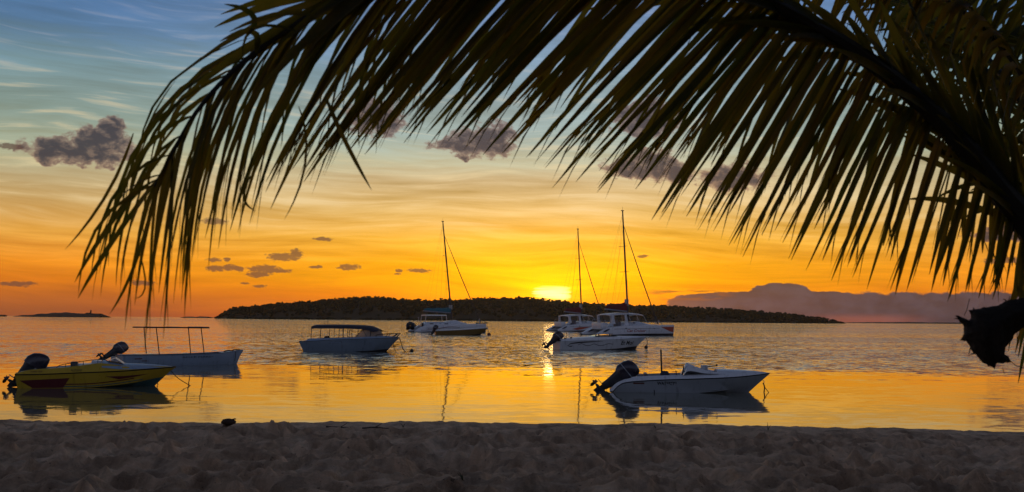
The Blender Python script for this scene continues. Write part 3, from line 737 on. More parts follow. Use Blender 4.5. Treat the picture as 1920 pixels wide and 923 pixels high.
# --- white ski boat, nearest on the right
def ski_boat():
    b = boat('speedboat', 'white ski boat with tilted outboard and black tow pole lying nearest the beach', 1143, 732, 0, 'speedboat')
    keel = [(0.25, 0, -.25), (2.5, 0, -.27), (4.0, 0, -.2), (4.72, 0, -.12)]
    chine = [(0.15, .86, -.08), (2, .92, -.07), (3, .86, -.0), (4, .62, .1), (4.8, .26, .25), (5.22, 0, .34)]
    joint = [(0.12, .93, .0), (.32, .97, .2), (.62, 1.0, .32), (1.65, 1.04, .41), (3, 1.02, .47), (4.2, .76, .52), (5.1, .3, .59), (5.57, 0, .645)]
    j2 = [(p[0] - .005, p[1] + (.02 if p[1] else 0), p[2] + .04) for p in joint]
    rim = [(0.0, .91, .02), (.12, .93, .2), (.36, .95, .37), (.75, .97, .47), (1.7, .99, .53), (3, .95, .58), (4.2, .69, .64), (5.1, .25, .67), (5.6, 0, .675)]
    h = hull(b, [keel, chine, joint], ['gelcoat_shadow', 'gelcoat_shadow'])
    hull(b, [joint, j2], ['black_line'], name='rubbing_strake')
    def deck(m):
        n = 40
        r, jj = spline(rim, n), spline(j2, n)
        # inner coaming edge of cockpit, then down to the sole
        inner = [(p[0], max(p[1] - .16, 0) if p[0] < 3.85 else p[1], p[2] + (.05 if .7 < p[0] < 3.85 else 0)) for p in r]
        for s in (1, -1):
            f = lambda L: [(p[0], s * p[1], p[2]) for p in L]
            m.grid([f(jj), f(r), f(inner)], 0)
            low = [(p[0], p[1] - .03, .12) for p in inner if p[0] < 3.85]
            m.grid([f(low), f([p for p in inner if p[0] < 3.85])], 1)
        # foredeck with camber
        rows = []
        for q in np.linspace(0, 1, 9):
            xx = 3.7 + q * 1.88; hw = float(np.interp(xx, [p[0] for p in r], [p[1] for p in r])); zr = float(np.interp(xx, [p[0] for p in r], [p[2] for p in r]))
            cam_ = .19 * (1 - q) ** 0.7
            rows.append([(xx, hw * k, zr + cam_ * (1 - k * k) ** 0.6) for k in (-1, -.8, -.5, 0, .5, .8, 1)])
        m.grid(rows, 0); m.add(rows[0] + [(3.7, .8, .3), (3.7, -.8, .3)], [tuple(range(9))], 1)
        m.grid([[(.5, -.8, .12), (3.7, -.8, .12)], [(.5, .8, .12), (3.7, .8, .12)]], 1)
        m.grid([[(.08, y, .05) for y in (-.9, 0, .9)], [(.5, y, .40) for y in (-.88, 0, .88)], [(.95, y, .50) for y in (-.85, 0, .85)], [(1.0, y, .12) for y in (-.85, 0, .85)]], 0)
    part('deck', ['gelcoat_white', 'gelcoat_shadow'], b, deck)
    for s in (1, -1):      # moulded console fairings
        def cons(m):
            top = [(2.52, .74, .62), (2.72, .8, .95), (2.84, .8, .94), (3.1, .78, .83), (3.5, .74, .74), (3.9, .68, .70)]
            out = [(2.5, .97, .58), (2.66, .95, .74), (2.9, .94, .74), (3.2, .90, .68), (3.6, .82, .66), (3.95, .72, .66)]
            inn = [(2.52, .45, .55), (2.7, .5, .86), (2.9, .5, .86), (3.15, .5, .74), (3.5, .5, .66), (3.85, .5, .62)]
            f = lambda L: [tuple((p[0], s * p[1], p[2])) for p in spline(L, 14)]
            m.grid([f(out), f(top), f(inn)]); m.grid([f(inn), f([(p[0], p[1], .13) for p in inn])])
            m.add([f(out)[0], f(top)[0], f(inn)[0], (2.5, s * .45, .13), (2.5, s * .95, .13)], [(0, 1, 2, 3, 4)])
        part('console', ['gelcoat_white'], b, cons)
    outboard(b, 0.40, 0.38, 50, 1.0)
    part('tow_pole', 'rubber_black', b, lambda m: m.tube([(1.83, -.25, .12), (1.81, -.25, .8), (1.79, -.25, 1.46)], [.035, .033, .03], 10))
    part('bow_bag', 'canvas_navy', b, lambda m: m.rings([[(1.92 + r * math.cos(a), -.35 + r * math.sin(a), z) for a in np.linspace(0, 2 * math.pi, 12, endpoint=False)] for r, z in ((.12, .42), (.17, .52), (.16, .64), (.09, .72))])).name = 'bag'
    part('steering_wheel', 'rubber_black', b, lambda m: (m.tube([(2.54 + .03 * math.cos(a), -.45 + .15 * math.sin(a), .74 + .16 * math.cos(a)) for a in np.linspace(0, 2 * math.pi, 19)], .014, 6), m.tube([(2.54, -.45, .74), (2.68, -.45, .66)], .02, 6), m.tube([(2.52, -.59, .70), (2.56, -.31, .76)], .012, 5)))
    part('throttle_lever', 'rubber_black', b, lambda m: (m.tube([(2.30, -.78, .55), (2.28, -.78, .74)], .016, 6), m.tube([(2.28, -.82, .74), (2.28, -.74, .74)], .022, 6)))
    part('seat', 'seat_vinyl', b, lambda m: (m.box(1.3, 1.75, -.6, .6, .12, .45), m.box(1.2, 1.32, -.6, .6, .3, .62)), bevel=.03)
    part('storage_box', 'gelcoat_grey', b, lambda m: m.box(3.2, 3.42, -.2, .25, .62, .92), bevel=.02)
    part('ski_handle', 'rubber_black', b, lambda m: (m.tube([(3.4, .1, .86), (3.75, .15, .90)], .02, 6), m.tube([(3.75, .1, .93), (3.77, .2, .90)], .03, 6)))
    part('bow_eye', 'metal', b, lambda m: m.tube([(5.33 + .05 * math.cos(a), 0, .36 + .05 * math.sin(a)) for a in np.linspace(-1.6, 1.6, 9)], .012, 5))
    lettering(h, 'WATERSKI', 1.62, .265, .66, .12, 'black_line', bold=.025)
    patch(h, 'vent', [(.80, .285), (1.19, .29), (1.19, .345), (.82, .34)], 'vent_red')
    patch(h, 'drain', [(1.515, .0), (1.545, .0), (1.545, .09), (1.515, .09)], 'black_line')
    p = W(b, (5.34, 0, .33))
    rope('mooring_chain', 'black mooring rope and chain dropping from the ski boat bow', [p, p + Vector((.05, 0, -.15)), p + Vector((.02, 0, -.42))], .022)
    rope('mooring_rope', 'thin black line slanting into the water off the ski boat bow', [p + Vector((.02, 0, -.1)), p + Vector((.12, -.02, -.24)), p + Vector((.24, -.05, -.40))], .014)
ski_boat()

# --- yellow speedboat on the left
def yellow_boat():
    b = boat('speedboat', 'yellow speedboat with red flashes and a purple covered outboard', 38, 726, -6, 'speedboat', s=.93)
    keel = [(0.05, 0, -.25), (2.5, 0, -.26), (4.0, 0, -.16), (4.72, 0, -.02)]
    chine = [(0.0, .86, -.02), (2, .92, -.0), (3, .86, .05), (4, .62, .16), (4.75, .22, .30), (5.08, 0, .34)]
    mid = [(-.04, .92, .30), (1.5, .98, .34), (3, .95, .38), (4.2, .66, .46), (5.0, .22, .54), (5.3, 0, .56)]
    joint = [(-.1, .95, .48), (.8, .99, .49), (1.9, 1.02, .53), (3.4, .95, .58), (4.5, .6, .64), (5.2, .2, .68), (5.5, 0, .70)]
    j2 = [(p[0], p[1] + (.02 if p[1] else 0), p[2] + .045) for p in joint]
    h = hull(b, [keel, chine, mid, joint], ['hull_teal', 'hull_yellow', 'hull_yellow'], transom=1)
    hull(b, [joint, j2], ['black_line'], name='rubbing_strake')
    rim = [(-.08, .9, .56), (.35, .9, .66), (1.05, .9, .72), (1.8, .9, .78), (2.7, .86, .90), (3.0, .84, .88), (3.6, .74, .80), (4.4, .5, .78), (5.1, .2, .74), (5.5, 0, .72)]
    def deck(m):
        n = 36; r, jj = spline(rim, n), spline(j2, n)
        inner = [(p[0], max(p[1] - .14, 0) if p[0] < 2.95 else p[1], p[2] + .01) for p in r]
        for s in (1, -1):
            f = lambda L: [(p[0], s * p[1], p[2]) for p in L]
            m.grid([f(jj), f(r), f(inner)], 0)
            m.grid([f([(p[0], p[1] - .02, .2) for p in inner if p[0] < 2.95]), f([p for p in inner if p[0] < 2.95])], 1)
        rows = []
        for q in np.linspace(0, 1, 10):
            xx = 2.85 + q * 2.62; hw = float(np.interp(xx, [p[0] for p in r], [p[1] for p in r])); zr = float(np.interp(xx, [p[0] for p in r], [p[2] for p in r]))
            rows.append([(xx, hw * k, zr + .10 * (1 - q) ** .5 * (1 - k * k)) for k in (-1, -.85, -.5, 0, .5, .85, 1)])
        m.grid(rows, 2); m.add(rows[0] + [(2.85, .7, .2), (2.85, -.7, .2)], [tuple(range(9))], 1)
        m.grid([[(0, -.8, .2), (2.9, -.8, .2)], [(0, .8, .2), (2.9, .8, .2)]], 1)
        m.grid([[(-.05, y, .5) for y in (-.9, 0, .9)], [(.45, y, .60) for y in (-.85, 0, .85)], [(.5, y, .2) for y in (-.85, 0, .85)]], 1)
    dk = part('deck', ['hull_yellow', 'gelcoat_grey', 'hull_blue_light'], b, deck)
    stripe(dk, 'deck_panel', [(2.85, .78), (3.6, .735), (4.4, .735), (5.0, .72)], lambda t: .11 * math.sin(math.pi * min(1, t * .9 + .12)) + .01, 'hull_blue_light', off=.01)
    outboard(b, .38, .68, 34, 1.0, covered=True)
    part('windscreen', ['gelcoat_grey'], b, lambda m: m.slab([[(3.05, y, .98), (3.3, y * .98, 1.08), (3.62, y * .9, .86)] for y in (-.62, -.3, .3, .62)], .02))
    part('cushion', 'seat_vinyl', b, lambda m: m.box(1.75, 2.0, -.75, -.35, .7, .96), bevel=.04)
    part('seat', 'gelcoat_white', b, lambda m: (m.box(1.9, 2.85, -.6, .6, .3, .86), m.box(2.45, 2.8, -.5, .5, .8, .98)), bevel=.05)
    rail('grab_rail', b, [(1.28, -.86, .75), (1.42, -.86, .84), (1.9, -.85, .94), (2.5, -.82, 1.02), (2.9, -.76, 1.04), (3.05, -.72, .96)], .014, [((1.6, -.86, .75), (1.6, -.86, .88)), ((2.2, -.84, .82), (2.2, -.84, .985)), ((2.7, -.8, .88), (2.7, -.8, 1.03))], 'metal_dark')
    patch(h, 'red_flash', [(.06, .29), (.9, .33), (1.76, .37), (1.56, .20), (1.54, .015), (.5, .01), (.47, .10), (.3, .2)], 'hull_red')
    patch(h, 'red_flash', [(2.98, .42), (3.6, .42), (4.55, .49), (4.0, .38), (3.46, .30)], 'hull_red')
    stripe(h, 'red_line', [(1.5, .14), (2.4, .15), (3.2, .22), (4.0, .33)], .04, 'hull_red')
    stripe(h, 'green_line', [(1.55, .06), (2.5, .07), (3.4, .15), (4.3, .28)], .035, 'hull_teal')
    lettering(dk, 'SUNNY SIDE', .42, .585, .40, .065, 'vent_red', off=.012)
    lettering(dk, 'PL1728 B7', 1.80, .615, .38, .075, 'black_line', off=.012)
    p = W(b, (5.3, 0, .58))
    rope('mooring_rope', 'dark rope running from the yellow speedboat bow down to the water', [p, p + Vector((.3, -.02, -.28)), p + Vector((.85, -.05, -.6))], .014)
yellow_boat()

# --- open skiff with a bare awning frame
def skiff():
    b = boat('skiff', 'pale blue open skiff with a bare awning frame on four posts', 218, 687.5, 22, 'boat')
    keel = [(0.1, 0, -.3), (3, 0, -.32), (5.2, 0, -.2), (6.0, 0, -.08)]
    bilge = [(0.05, .55, -.15), (3, .62, -.15), (5.0, .36, -.05), (5.9, .06, .0), (6.06, 0, .02)]
    lo = [(0.02, .72, .20), (3, .80, .2), (5, .54, .26), (5.95, .16, .40), (6.22, 0, .43)]
    sheer = [(0, .76, .52), (2, .84, .50), (3.8, .80, .52), (5, .6, .57), (5.9, .24, .64), (6.38, 0, .69)]
    cap = [(p[0], p[1] + (.03 if p[1] else .0), p[2] + .06) for p in sheer]
    cap2 = [(p[0] - (0.04 if not p[1] else 0), max(p[1] - .09, 0), p[2] + .05) for p in sheer]
    h = hull(b, [keel, bilge, lo, sheer], ['antifoul', 'hull_blue_light', 'hull_blue_light'], transom=1)
    hull(b, [sheer, cap, cap2], ['hull_blue_light', 'gelcoat_grey'], name='gunwale')
    part('inner_hull', ['hull_blue'], b, lambda m: m.grid([[(p[0], p[1] - .10, p[2]) for p in spline(sheer, 16)][:14], [(p[0], 0, .1) for p in spline(sheer, 16)][:14], [(p[0], -p[1] + .10, p[2]) for p in spline(sheer, 16)][:14]]))
    for xx in (1.0, 2.6, 4.2): part('thwart', 'deck_wood', b, lambda m: m.box(xx, xx + .26, -.7, .7, .42, .46))
    part('foredeck', 'gelcoat_grey', b, lambda m: m.grid([[(x, -w, z), (x, 0, z + .04), (x, w, z)] for x, w, z in ((5.0, .52, .61), (5.5, .36, .64), (5.95, .17, .68), (6.3, .01, .72))]))
    outboard(b, -.02, .66, 52, .85, cowl='cowling_grey')
    for xx in (1.72, 3.95):
        for s in (-1, 1):
            part('awning_post', 'rubber_black', b, lambda m: m.tube([(xx, s * .78, .58), (xx - .17, s * .74, 1.90)], .024, 8))
    def fr(m):
        for s in (-1, 1): m.tube([(1.0, s * .74, 1.93), (2.4, s * .74, 1.93), (4.2, s * .74, 1.915)], .03, 8)
        for xx in (1.05, 1.55, 2.66, 3.78, 4.15): m.tube([(xx, -.76, 1.95), (xx, .76, 1.95)], .026, 6)
    part('awning_frame', 'rubber_black', b, fr)
    part('cleat_rope', 'rope', b, lambda m: (m.tube([tuple(p) for p in spline([(5.2, -.3, .67), (5.5, -.1, .72), (5.7, -.2, .71), (5.9, -.05, .76), (6.2, 0, .74)], 14)], .03, 6)))
    part('bow_line', 'rope', b, lambda m: m.tube([tuple(p) for p in spline([(5.85, -.26, .70), (5.85, -.27, .5), (5.83, -.22, .15)], 8)], .012, 5))
    patch(h, 'number_plate', [(.55, .36), (.90, .37), (.90, .42), (.55, .41)], 'vent_red')
    patch(h, 'number_plate', [(.88, .26), (1.15, .265), (1.15, .30), (.88, .295)], 'vent_red')
    lettering(h, 'BELLE MARE', 2.85, .39, 1.5, .08, 'black_line', off=.012)
skiff()

# --- launch with canopy
def launch():
    b = boat('launch', 'dark blue grey launch under a long navy canopy with a bow rail', 577, 657.5, -20, 'boat')
    keel = [(0.1, 0, -.4), (3, 0, -.42), (5.0, 0, -.3), (5.75, 0, -.1)]
    chine = [(0.03, 1.02, -.02), (3, 1.1, -.02), (4.6, .75, .05), (5.6, .25, .16), (6.0, 0, .2)]
    mid = [(-.13, 1.10, .36), (3, 1.2, .42), (4.8, .86, .55), (5.9, .36, .7), (6.45, 0, .74)]
    sheer = [(-.28, 1.14, .70), (.6, 1.18, .73), (2, 1.25, .83), (4, 1.12, .92), (5.4, .66, .98), (6.3, .22, 1.03), (6.78, 0, 1.07)]
    s2 = [(p[0], p[1] + (.03 if p[1] else 0), p[2] + .03) for p in sheer]
    coam = [(.25, .98, .74), (.45, 1.0, .93), (2, 1.1, 1.0), (4, .98, 1.08), (5.4, .52, 1.14), (6.2, .16, 1.10), (6.6, 0, 1.08)]
    h = hull(b, [keel, chine, mid, sheer], ['antifoul', 'hull_blue', 'hull_blue'], transom=1)
    hull(b, [sheer, s2], ['black_line'], name='rubbing_strake')
    def deck(m):
        n = 30; a, c = spline(s2, n), spline(coam, n)
        for s in (1, -1):
            f = lambda L: [(p[0], s * p[1], p[2]) for p in L]
            m.grid([f(a), f(c)], 0)
        fd = [p for p in c if p[0] > 4.2]
        m.grid([[(p[0], -p[1], p[2]) for p in fd], [(p[0], 0, p[2] + .05) for p in fd], [(p[0], p[1], p[2]) for p in fd]], 0)
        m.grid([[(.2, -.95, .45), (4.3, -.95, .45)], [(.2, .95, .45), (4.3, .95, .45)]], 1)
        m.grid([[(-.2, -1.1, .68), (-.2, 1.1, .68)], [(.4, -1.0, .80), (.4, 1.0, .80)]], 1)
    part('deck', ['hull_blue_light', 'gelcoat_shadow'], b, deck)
    def can(m):
        rows = []
        prof = [(.58, 1.93), (.75, 1.985), (2, 2.0), (3.3, 1.995), (4.1, 1.97), (4.75, 1.92), (5.05, 1.78), (5.35, 1.66)]
        for (xx, zz) in prof:
            hw = 1.05 if xx < 4.2 else 1.05 - (xx - 4.2) * .33
            rows.append([(xx, hw * k, zz - .10 * k * k) for k in (-1, -.92, -.6, 0, .6, .92, 1)])
        m.slab(rows, .045)
        for s in (-1, 1):
            m.grid([[(xx, s * (1.055 if xx < 4.2 else 1.055 - (xx - 4.2) * .33), zz - .1) for xx, zz in prof], [(xx, s * (1.06 if xx < 4.2 else 1.06 - (xx - 4.2) * .33), zz - .1 - (.20 if xx < 4.5 else .22 if xx < 5.2 else .05)) for xx, zz in prof]])
    part('canopy', 'canvas_navy', b, can)
    for s in (-1, 1):
        for xt, xb in ((.62, .58), (1.30, 1.24), (2.28, 2.27), (2.66, 2.62), (2.95, 2.95), (3.45, 3.36)):
            part('canopy_post', 'metal_dark', b, lambda m: m.tube([(xb, s * 1.04, .95), (xt, s * 1.02, 1.88)], .020, 6))
    # windscreen: framed panes
    A = {}
    for s in (-1, 1):
        part('windscreen_pane', 'glass', b, lambda m: m.slab([[(3.85, s * .96, 1.08), (4.30, s * .82, 1.60)], [(4.8, s * .74, 1.12), (4.85, s * .68, 1.63)]], .006))
        part('windscreen_pane', 'glass', b, lambda m: m.slab([[(4.83, s * .73, 1.13), (4.88, s * .67, 1.64)], [(5.55, s * .04, 1.18), (5.32, s * .04, 1.64)]], .006))
        part('windscreen_frame', 'metal_dark', b, lambda m: (m.tube([(3.8, s * .97, 1.07), (4.28, s * .82, 1.62), (4.86, s * .68, 1.65), (5.33, 0, 1.66)], .03, 6), m.tube([(4.82, s * .735, 1.12), (4.87, s * .675, 1.65)], .03, 6), m.tube([(4.6, s * .79, 1.1), (4.3, s * .82, 1.62)], .014, 6), m.tube([(3.35, s * 1.0, 1.55), (4.1, s * .9, 1.46)], .012, 6), m.tube([(5.55, 0, 1.18), (5.33, 0, 1.66)], .018, 6)))
    for s in (-1, 1):
        rail('bow_rail', b, [(5.2, s * .60, 1.14), (5.3, s * .60, 1.26), (5.8, s * .42, 1.32), (6.5, s * .16, 1.36), (6.85, 0, 1.37)], .03, [((5.85, s * .36, 1.12), (6.02, s * .34, 1.33)), ((6.3, s * .18, 1.1), (6.62, s * .12, 1.36)), ((6.55, s * .05, 1.08), (6.8, s * .03, 1.37))], 'metal_dark')
    def rack(m):
        for x0 in (1.38, 1.58):
            m.tube([(x0 - .07 * math.cos(t), -.3, 2.12 + .11 * math.sin(t)) for t in np.linspace(-1.7, 1.7, 10)], .018, 6)
        for k in range(5): m.tube([(1.72 + k * .11, -.3, 1.99), (1.70 + k * .11, -.3, 2.10 - .01 * k)], .012, 5)
        m.tube([(2.36, -.3, 1.98), (2.36, -.3, 2.16)], .014, 5)
    part('roof_rack', 'rubber_black', b, rack)
    part('engine_box', 'canvas_navy', b, lambda m: m.rings([[(1.35 + r * math.cos(a) * 1.5, .2 + r * math.sin(a), z) for a in np.linspace(0, 2 * math.pi, 12, endpoint=False)] for r, z in ((.14, .9), (.14, 1.05), (.08, 1.12))]))
    part('bench_seat', 'seat_vinyl', b, lambda m: m.box(1.6, 3.4, -.5, .5, .45, .85), bevel=.04)
    part('stern_step', 'antifoul', b, lambda m: m.box(-.18, .1, -.6, .6, -.05, .03), bevel=.015)
    patch(h, 'name_board', [(1.88, .585), (2.90, .625), (2.90, .765), (1.88, .725)], 'black_line')
    lettering(h, 'Valentina', 1.93, .61, .9, .10, 'hull_blue_light', slope=.04, off=.014)
    p = W(b, (6.75, 0, 1.04))
    rope('mooring_rope', 'thick dark rope curving down from the launch bow to the water', [p, p + Vector((.12, -.02, -.3)), p + Vector((.28, -.05, -.8)), p + Vector((.55, -.1, -1.10))], .03)
    q = W(b, (6.3, 0, .75))
    rope('bow_painter', 'short dangling rope under the launch bow', [q + Vector((.08, -.2, 0)), q + Vector((.08, -.2, -.4)), q + Vector((.22, -.22, -.76))], .016)
    ball('mooring_buoy', 'small dark buoy floating off the bow of the canopied launch', on_water(772, 659.5), .15, 'buoy_dark')
launch()

# --- white sports boat with a wave graphic
def sport_boat():
    b = boat('speedboat', 'white speedboat with a dark wave graphic and motor tilted up in mid lagoon', 1043, 655.2, 18, 'speedboat')
    keel = [(0.1, 0, -.35), (3.5, 0, -.36), (5.9, 0, -.2), (6.8, 0, -.05)]
    chine = [(0.02, .95, -.02), (3, 1.0, 0), (5, .78, .1), (6.4, .26, .24), (7.0, 0, .3)]
    sheer = [(0, 1.05, .66), (2.2, 1.14, .76), (5, .96, .86), (6.6, .42, .96), (7.4, .12, 1.0), (7.75, 0, 1.03)]
    s2 = [(p[0], p[1] + (.02 if p[1] else 0), p[2] + .03) for p in sheer]
    top = [(.15, .95, .80), (1.6, 1.0, .96), (3.2, 1.0, 1.06), (4.9, .82, 1.10), (6.3, .42, 1.08), (7.3, .1, 1.06), (7.65, 0, 1.05)]
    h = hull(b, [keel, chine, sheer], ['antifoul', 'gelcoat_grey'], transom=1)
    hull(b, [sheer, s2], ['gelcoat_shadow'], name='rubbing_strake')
    def deck(m):
        n = 30; a, c = spline(s2, n), spline(top, n)
        for s in (1, -1): m.grid([[(p[0], s * p[1], p[2]) for p in a], [(p[0], s * p[1], p[2]) for p in c]], 0)
        for lo, hi in ((0, 3.2), (4.7, 9)):
            fd = [p for p in c if lo <= p[0] <= hi]
            m.grid([[(p[0], p[1] * k, p[2] + .06 * (1 - k * k)) for p in fd] for k in (-1, -.5, 0, .5, 1)], 0)
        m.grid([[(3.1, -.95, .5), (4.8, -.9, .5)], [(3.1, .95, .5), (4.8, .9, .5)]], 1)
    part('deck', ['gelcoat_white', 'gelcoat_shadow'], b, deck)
    part('cockpit_screen', 'tinted', b, lambda m: m.slab([[(3.0, y, 1.10), (3.4, y * .97, 1.22), (4.4, y * .92, 1.27), (5.0, y * .8, 1.14)] for y in (-.8, -.4, 0, .4, .8)], .03))
    for xx, hh in ((3.25, 1.38), (3.5, 1.36), (4.45, 1.40), (4.65, 1.38)):
        part('headrest', 'sailcloth', b, lambda m: m.rings([[(xx + .055 * math.cos(a), -.35 + .09 * math.sin(a), z) for a in np.linspace(0, 2 * math.pi, 8, endpoint=False)] for z in (1.05, hh - .05, hh)]))
    part('antenna', 'rubber_black', b, lambda m: m.tube([(.68, -.6, .85), (.66, -.6, 1.45)], .018, 6))
    part('cleat', 'rubber_black', b, lambda m: (m.box(.5, .62, -.65, -.5, .84, 1.0), m.box(1.0, 1.15, -.62, -.5, .88, 1.04)), bevel=.02)
    outboard(b, -.05, .72, 42, 1.12)
    stripe(h, 'wave_graphic', [(.65, .36), (.9, .5), (1.6, .6), (2.6, .66), (3.6, .70)], lambda t: .10 * math.sin(math.pi * t) + .015, 'black_line', n=40)
    stripe(h, 'wave_graphic', [(.6, .34), (.9, .28), (1.05, .33)], lambda t: .07 * math.sin(math.pi * t) + .02, 'black_line')
    stripe(h, 'wave_graphic', [(1.5, .40), (1.8, .50), (2.15, .36), (2.5, .36), (2.85, .48), (3.3, .34), (3.7, .38), (4.1, .5), (4.5, .46)], .045, 'black_line', n=60)
    lettering(h, 'Et Moi', 5.25, .40, 1.25, .36, 'black_line', shear=.35, bold=.02)
    p = W(b, (7.65, 0, 1.0))
    rope('mooring_rope', 'dark rope looping from the wave graphic speedboat bow to its float', [p, p + Vector((.15, -.05, -.1)), p + Vector((.2, -.1, -.45)), p + Vector((.12, -.15, -.78))], .025)
    ball('mooring_buoy', 'dark float hanging below the bow of the wave graphic speedboat', p + Vector((.08, -.15, -.88)), .16, 'buoy_dark')
sport_boat()

# --- dark ochre motor boat
def ochre_boat():
    b = boat('motorboat', 'dark ochre motorboat moored in front of the catamaran with teal sail cover', 816, 628.3, 6, 'boat')
    keel = [(0.1, 0, -.35), (3.5, 0, -.36), (6, 0, -.25), (7.0, 0, -.08)]
    chine = [(0.02, .95, -.02), (3.5, 1.0, 0), (5.6, .74, .08), (6.8, .24, .2), (7.3, 0, .25)]
    sheer = [(0, 1.05, .62), (3, 1.14, .76), (5.6, .9, .92), (7.2, .36, 1.04), (8.25, 0, 1.12)]
    cap = [(p[0], max(p[1] - .04, 0), p[2] + .12) for p in sheer]
    hull(b, [keel, chine, sheer], ['antifoul', 'hull_ochre'], transom=1)
    hull(b, [sheer, cap], ['gelcoat_grey'], name='gunwale')
    part('deck', 'gelcoat_grey', b, lambda m: m.grid([[(p[0], p[1] * k, p[2] + .04 * (1 - k * k)) for p in spline(cap, 18)] for k in (-1, -.5, 0, .5, 1)]))
    part('stern_locker', 'gelcoat_grey', b, lambda m: m.box(.1, .7, -.9, .9, .35, .86), bevel=.04)
    outboard(b, -.02, .72, 24, 1.15)
    p = W(b, (8.2, 0, 1.1))
    rope('mooring_rope', 'dark line from the ochre motorboat bow to its red buoy', [p, p + Vector((.1, -.05, -.3)), p + Vector((.1, -.1, -.85))], .03)
    ball('mooring_buoy', 'round dark red buoy hanging at the bow of the ochre motorboat', on_water(917, 629.2), .30, 'buoy_red')
ochre_boat()

# --- sailing catamarans
def rig(b, xm, base, top, rake, bowx, stay_z, stay_frac, boom_x, boom_z, cover, beam, furl=.09, cover_h=1.5, spread=(.45, .68)):
    tip = Vector((xm - rake, 0, top)); foot = Vector((xm, 0, base))
    P = lambda t: foot.lerp(tip, t)
    mast = part('mast', 'metal_dark', b, lambda m: m.tube([tuple(P(t)) for t in (0, .3, .7, 1)], [.16, .15, .14, .10], 8))
    part('masthead', 'metal_dark', mast, lambda m: (m.box(tip.x - .25, tip.x + .2, -.1, .1, top, top + .12), m.tube([(tip.x, 0, top), (tip.x, 0, top + .7)], .02, 5)))
    for t in spread:
        q = P(t); part('spreader', 'metal_dark', mast, lambda m: m.tube([(q.x - .25, -beam * .22, q.z), tuple(q), (q.x - .25, beam * .22, q.z)], .035, 5))
    s = P(stay_frac)
    part('forestay', 'metal_dark', b, lambda m: m.tube([tuple(s), ((s.x + bowx) / 2 - .05, 0, (s.z + stay_z) / 2 - .1), (bowx, 0, stay_z)], [.03, furl, furl], 7))
    for sg in (-1, 1):
        part('shroud', 'metal_dark', b, lambda m: (m.tube([tuple(P(.86)), (xm - 1.6, sg * beam / 2, 1.6)], .014, 4), m.tube([tuple(P(.5)), (xm - 1.1, sg * beam / 2, 1.6)], .012, 4), m.tube([tuple(P(.98)), (xm - 4.4, sg * beam / 2, 1.7)], .010, 4)))
    boom = part('boom', 'metal', b, lambda m: m.tube([(xm - .15, 0, boom_z), (boom_x, 0, boom_z + .35)], .12, 8))
    def cov(m):
        rings = []
        for k in np.linspace(0, 1, 14):
            x = xm - .3 + (boom_x - xm + .5) * k; z = boom_z + .1 + .35 * k; h = cover_h * (1 - .62 * k ** .8) + .06 * math.sin(k * 17)
            rings.append([(x, w, z + h * q) for w, q in ((-.12, 0), (-.22, .3), (-.20, .65), (-.07, .98), (.07, 1), (.20, .65), (.22, .3), (.12, 0))])
        m.rings(rings)
    part('sail_cover', cover, boom, cov)
    part('sail_head', 'sailcloth', boom, lambda m: m.rings([[(xm - .3 + a * .3, c * .14, boom_z + .2 + h) for a, c in ((-1, -1), (1, -1), (1, 1), (-1, 1))] for h in (cover_h * .5, cover_h + .1, cover_h + .35)]))
    part('topping_lift', 'metal_dark', b, lambda m: m.tube([tuple(P(.99)), (boom_x, 0, boom_z + .4)], .009, 4))

def cat_hull(b, yo, L, zs, mats, hw=.85):
    keel = [(.35, 0, -.35), (L * .4, 0, -.5), (L * .8, 0, -.45), (L - .25, 0, -.3)]
    boot = [(.1, hw * .5, .08), (1.6, hw * .85, .10), (L * .5, hw * .95, .28), (L * .8, hw * .6, .32), (L - .12, 0, .36)]
    rub = [(.0, hw * .5, .16), (1.5, hw * .9, .75), (2.8, hw, 1.02), (L * .5, hw * 1.02, 1.12), (L * .82, hw * .72, 1.26), (L - .03, 0, 1.40)]
    sheer = [(.05, hw * .46, .22), (1.3, hw * .8, .85), (2.6, hw * .95, 1.35), (L * .45, hw * .98, zs - .1), (L * .82, hw * .68, zs - .04), (L, 0, zs)]
    h = hull(b, [keel, boot, rub, sheer], mats, yoff=yo, name='hull', transom=0, n=36)
    deck = [(p[0], p[1] * .7, p[2] + .06) for p in sheer]
    part('side_deck', 'gelcoat_white', h, lambda m: m.grid([[(p[0], p[1] * k + yo, p[2] + .05 * (1 - k * k)) for p in spline(sheer, 30)] for k in (-1, -.5, 0, .5, 1)]))
    return h

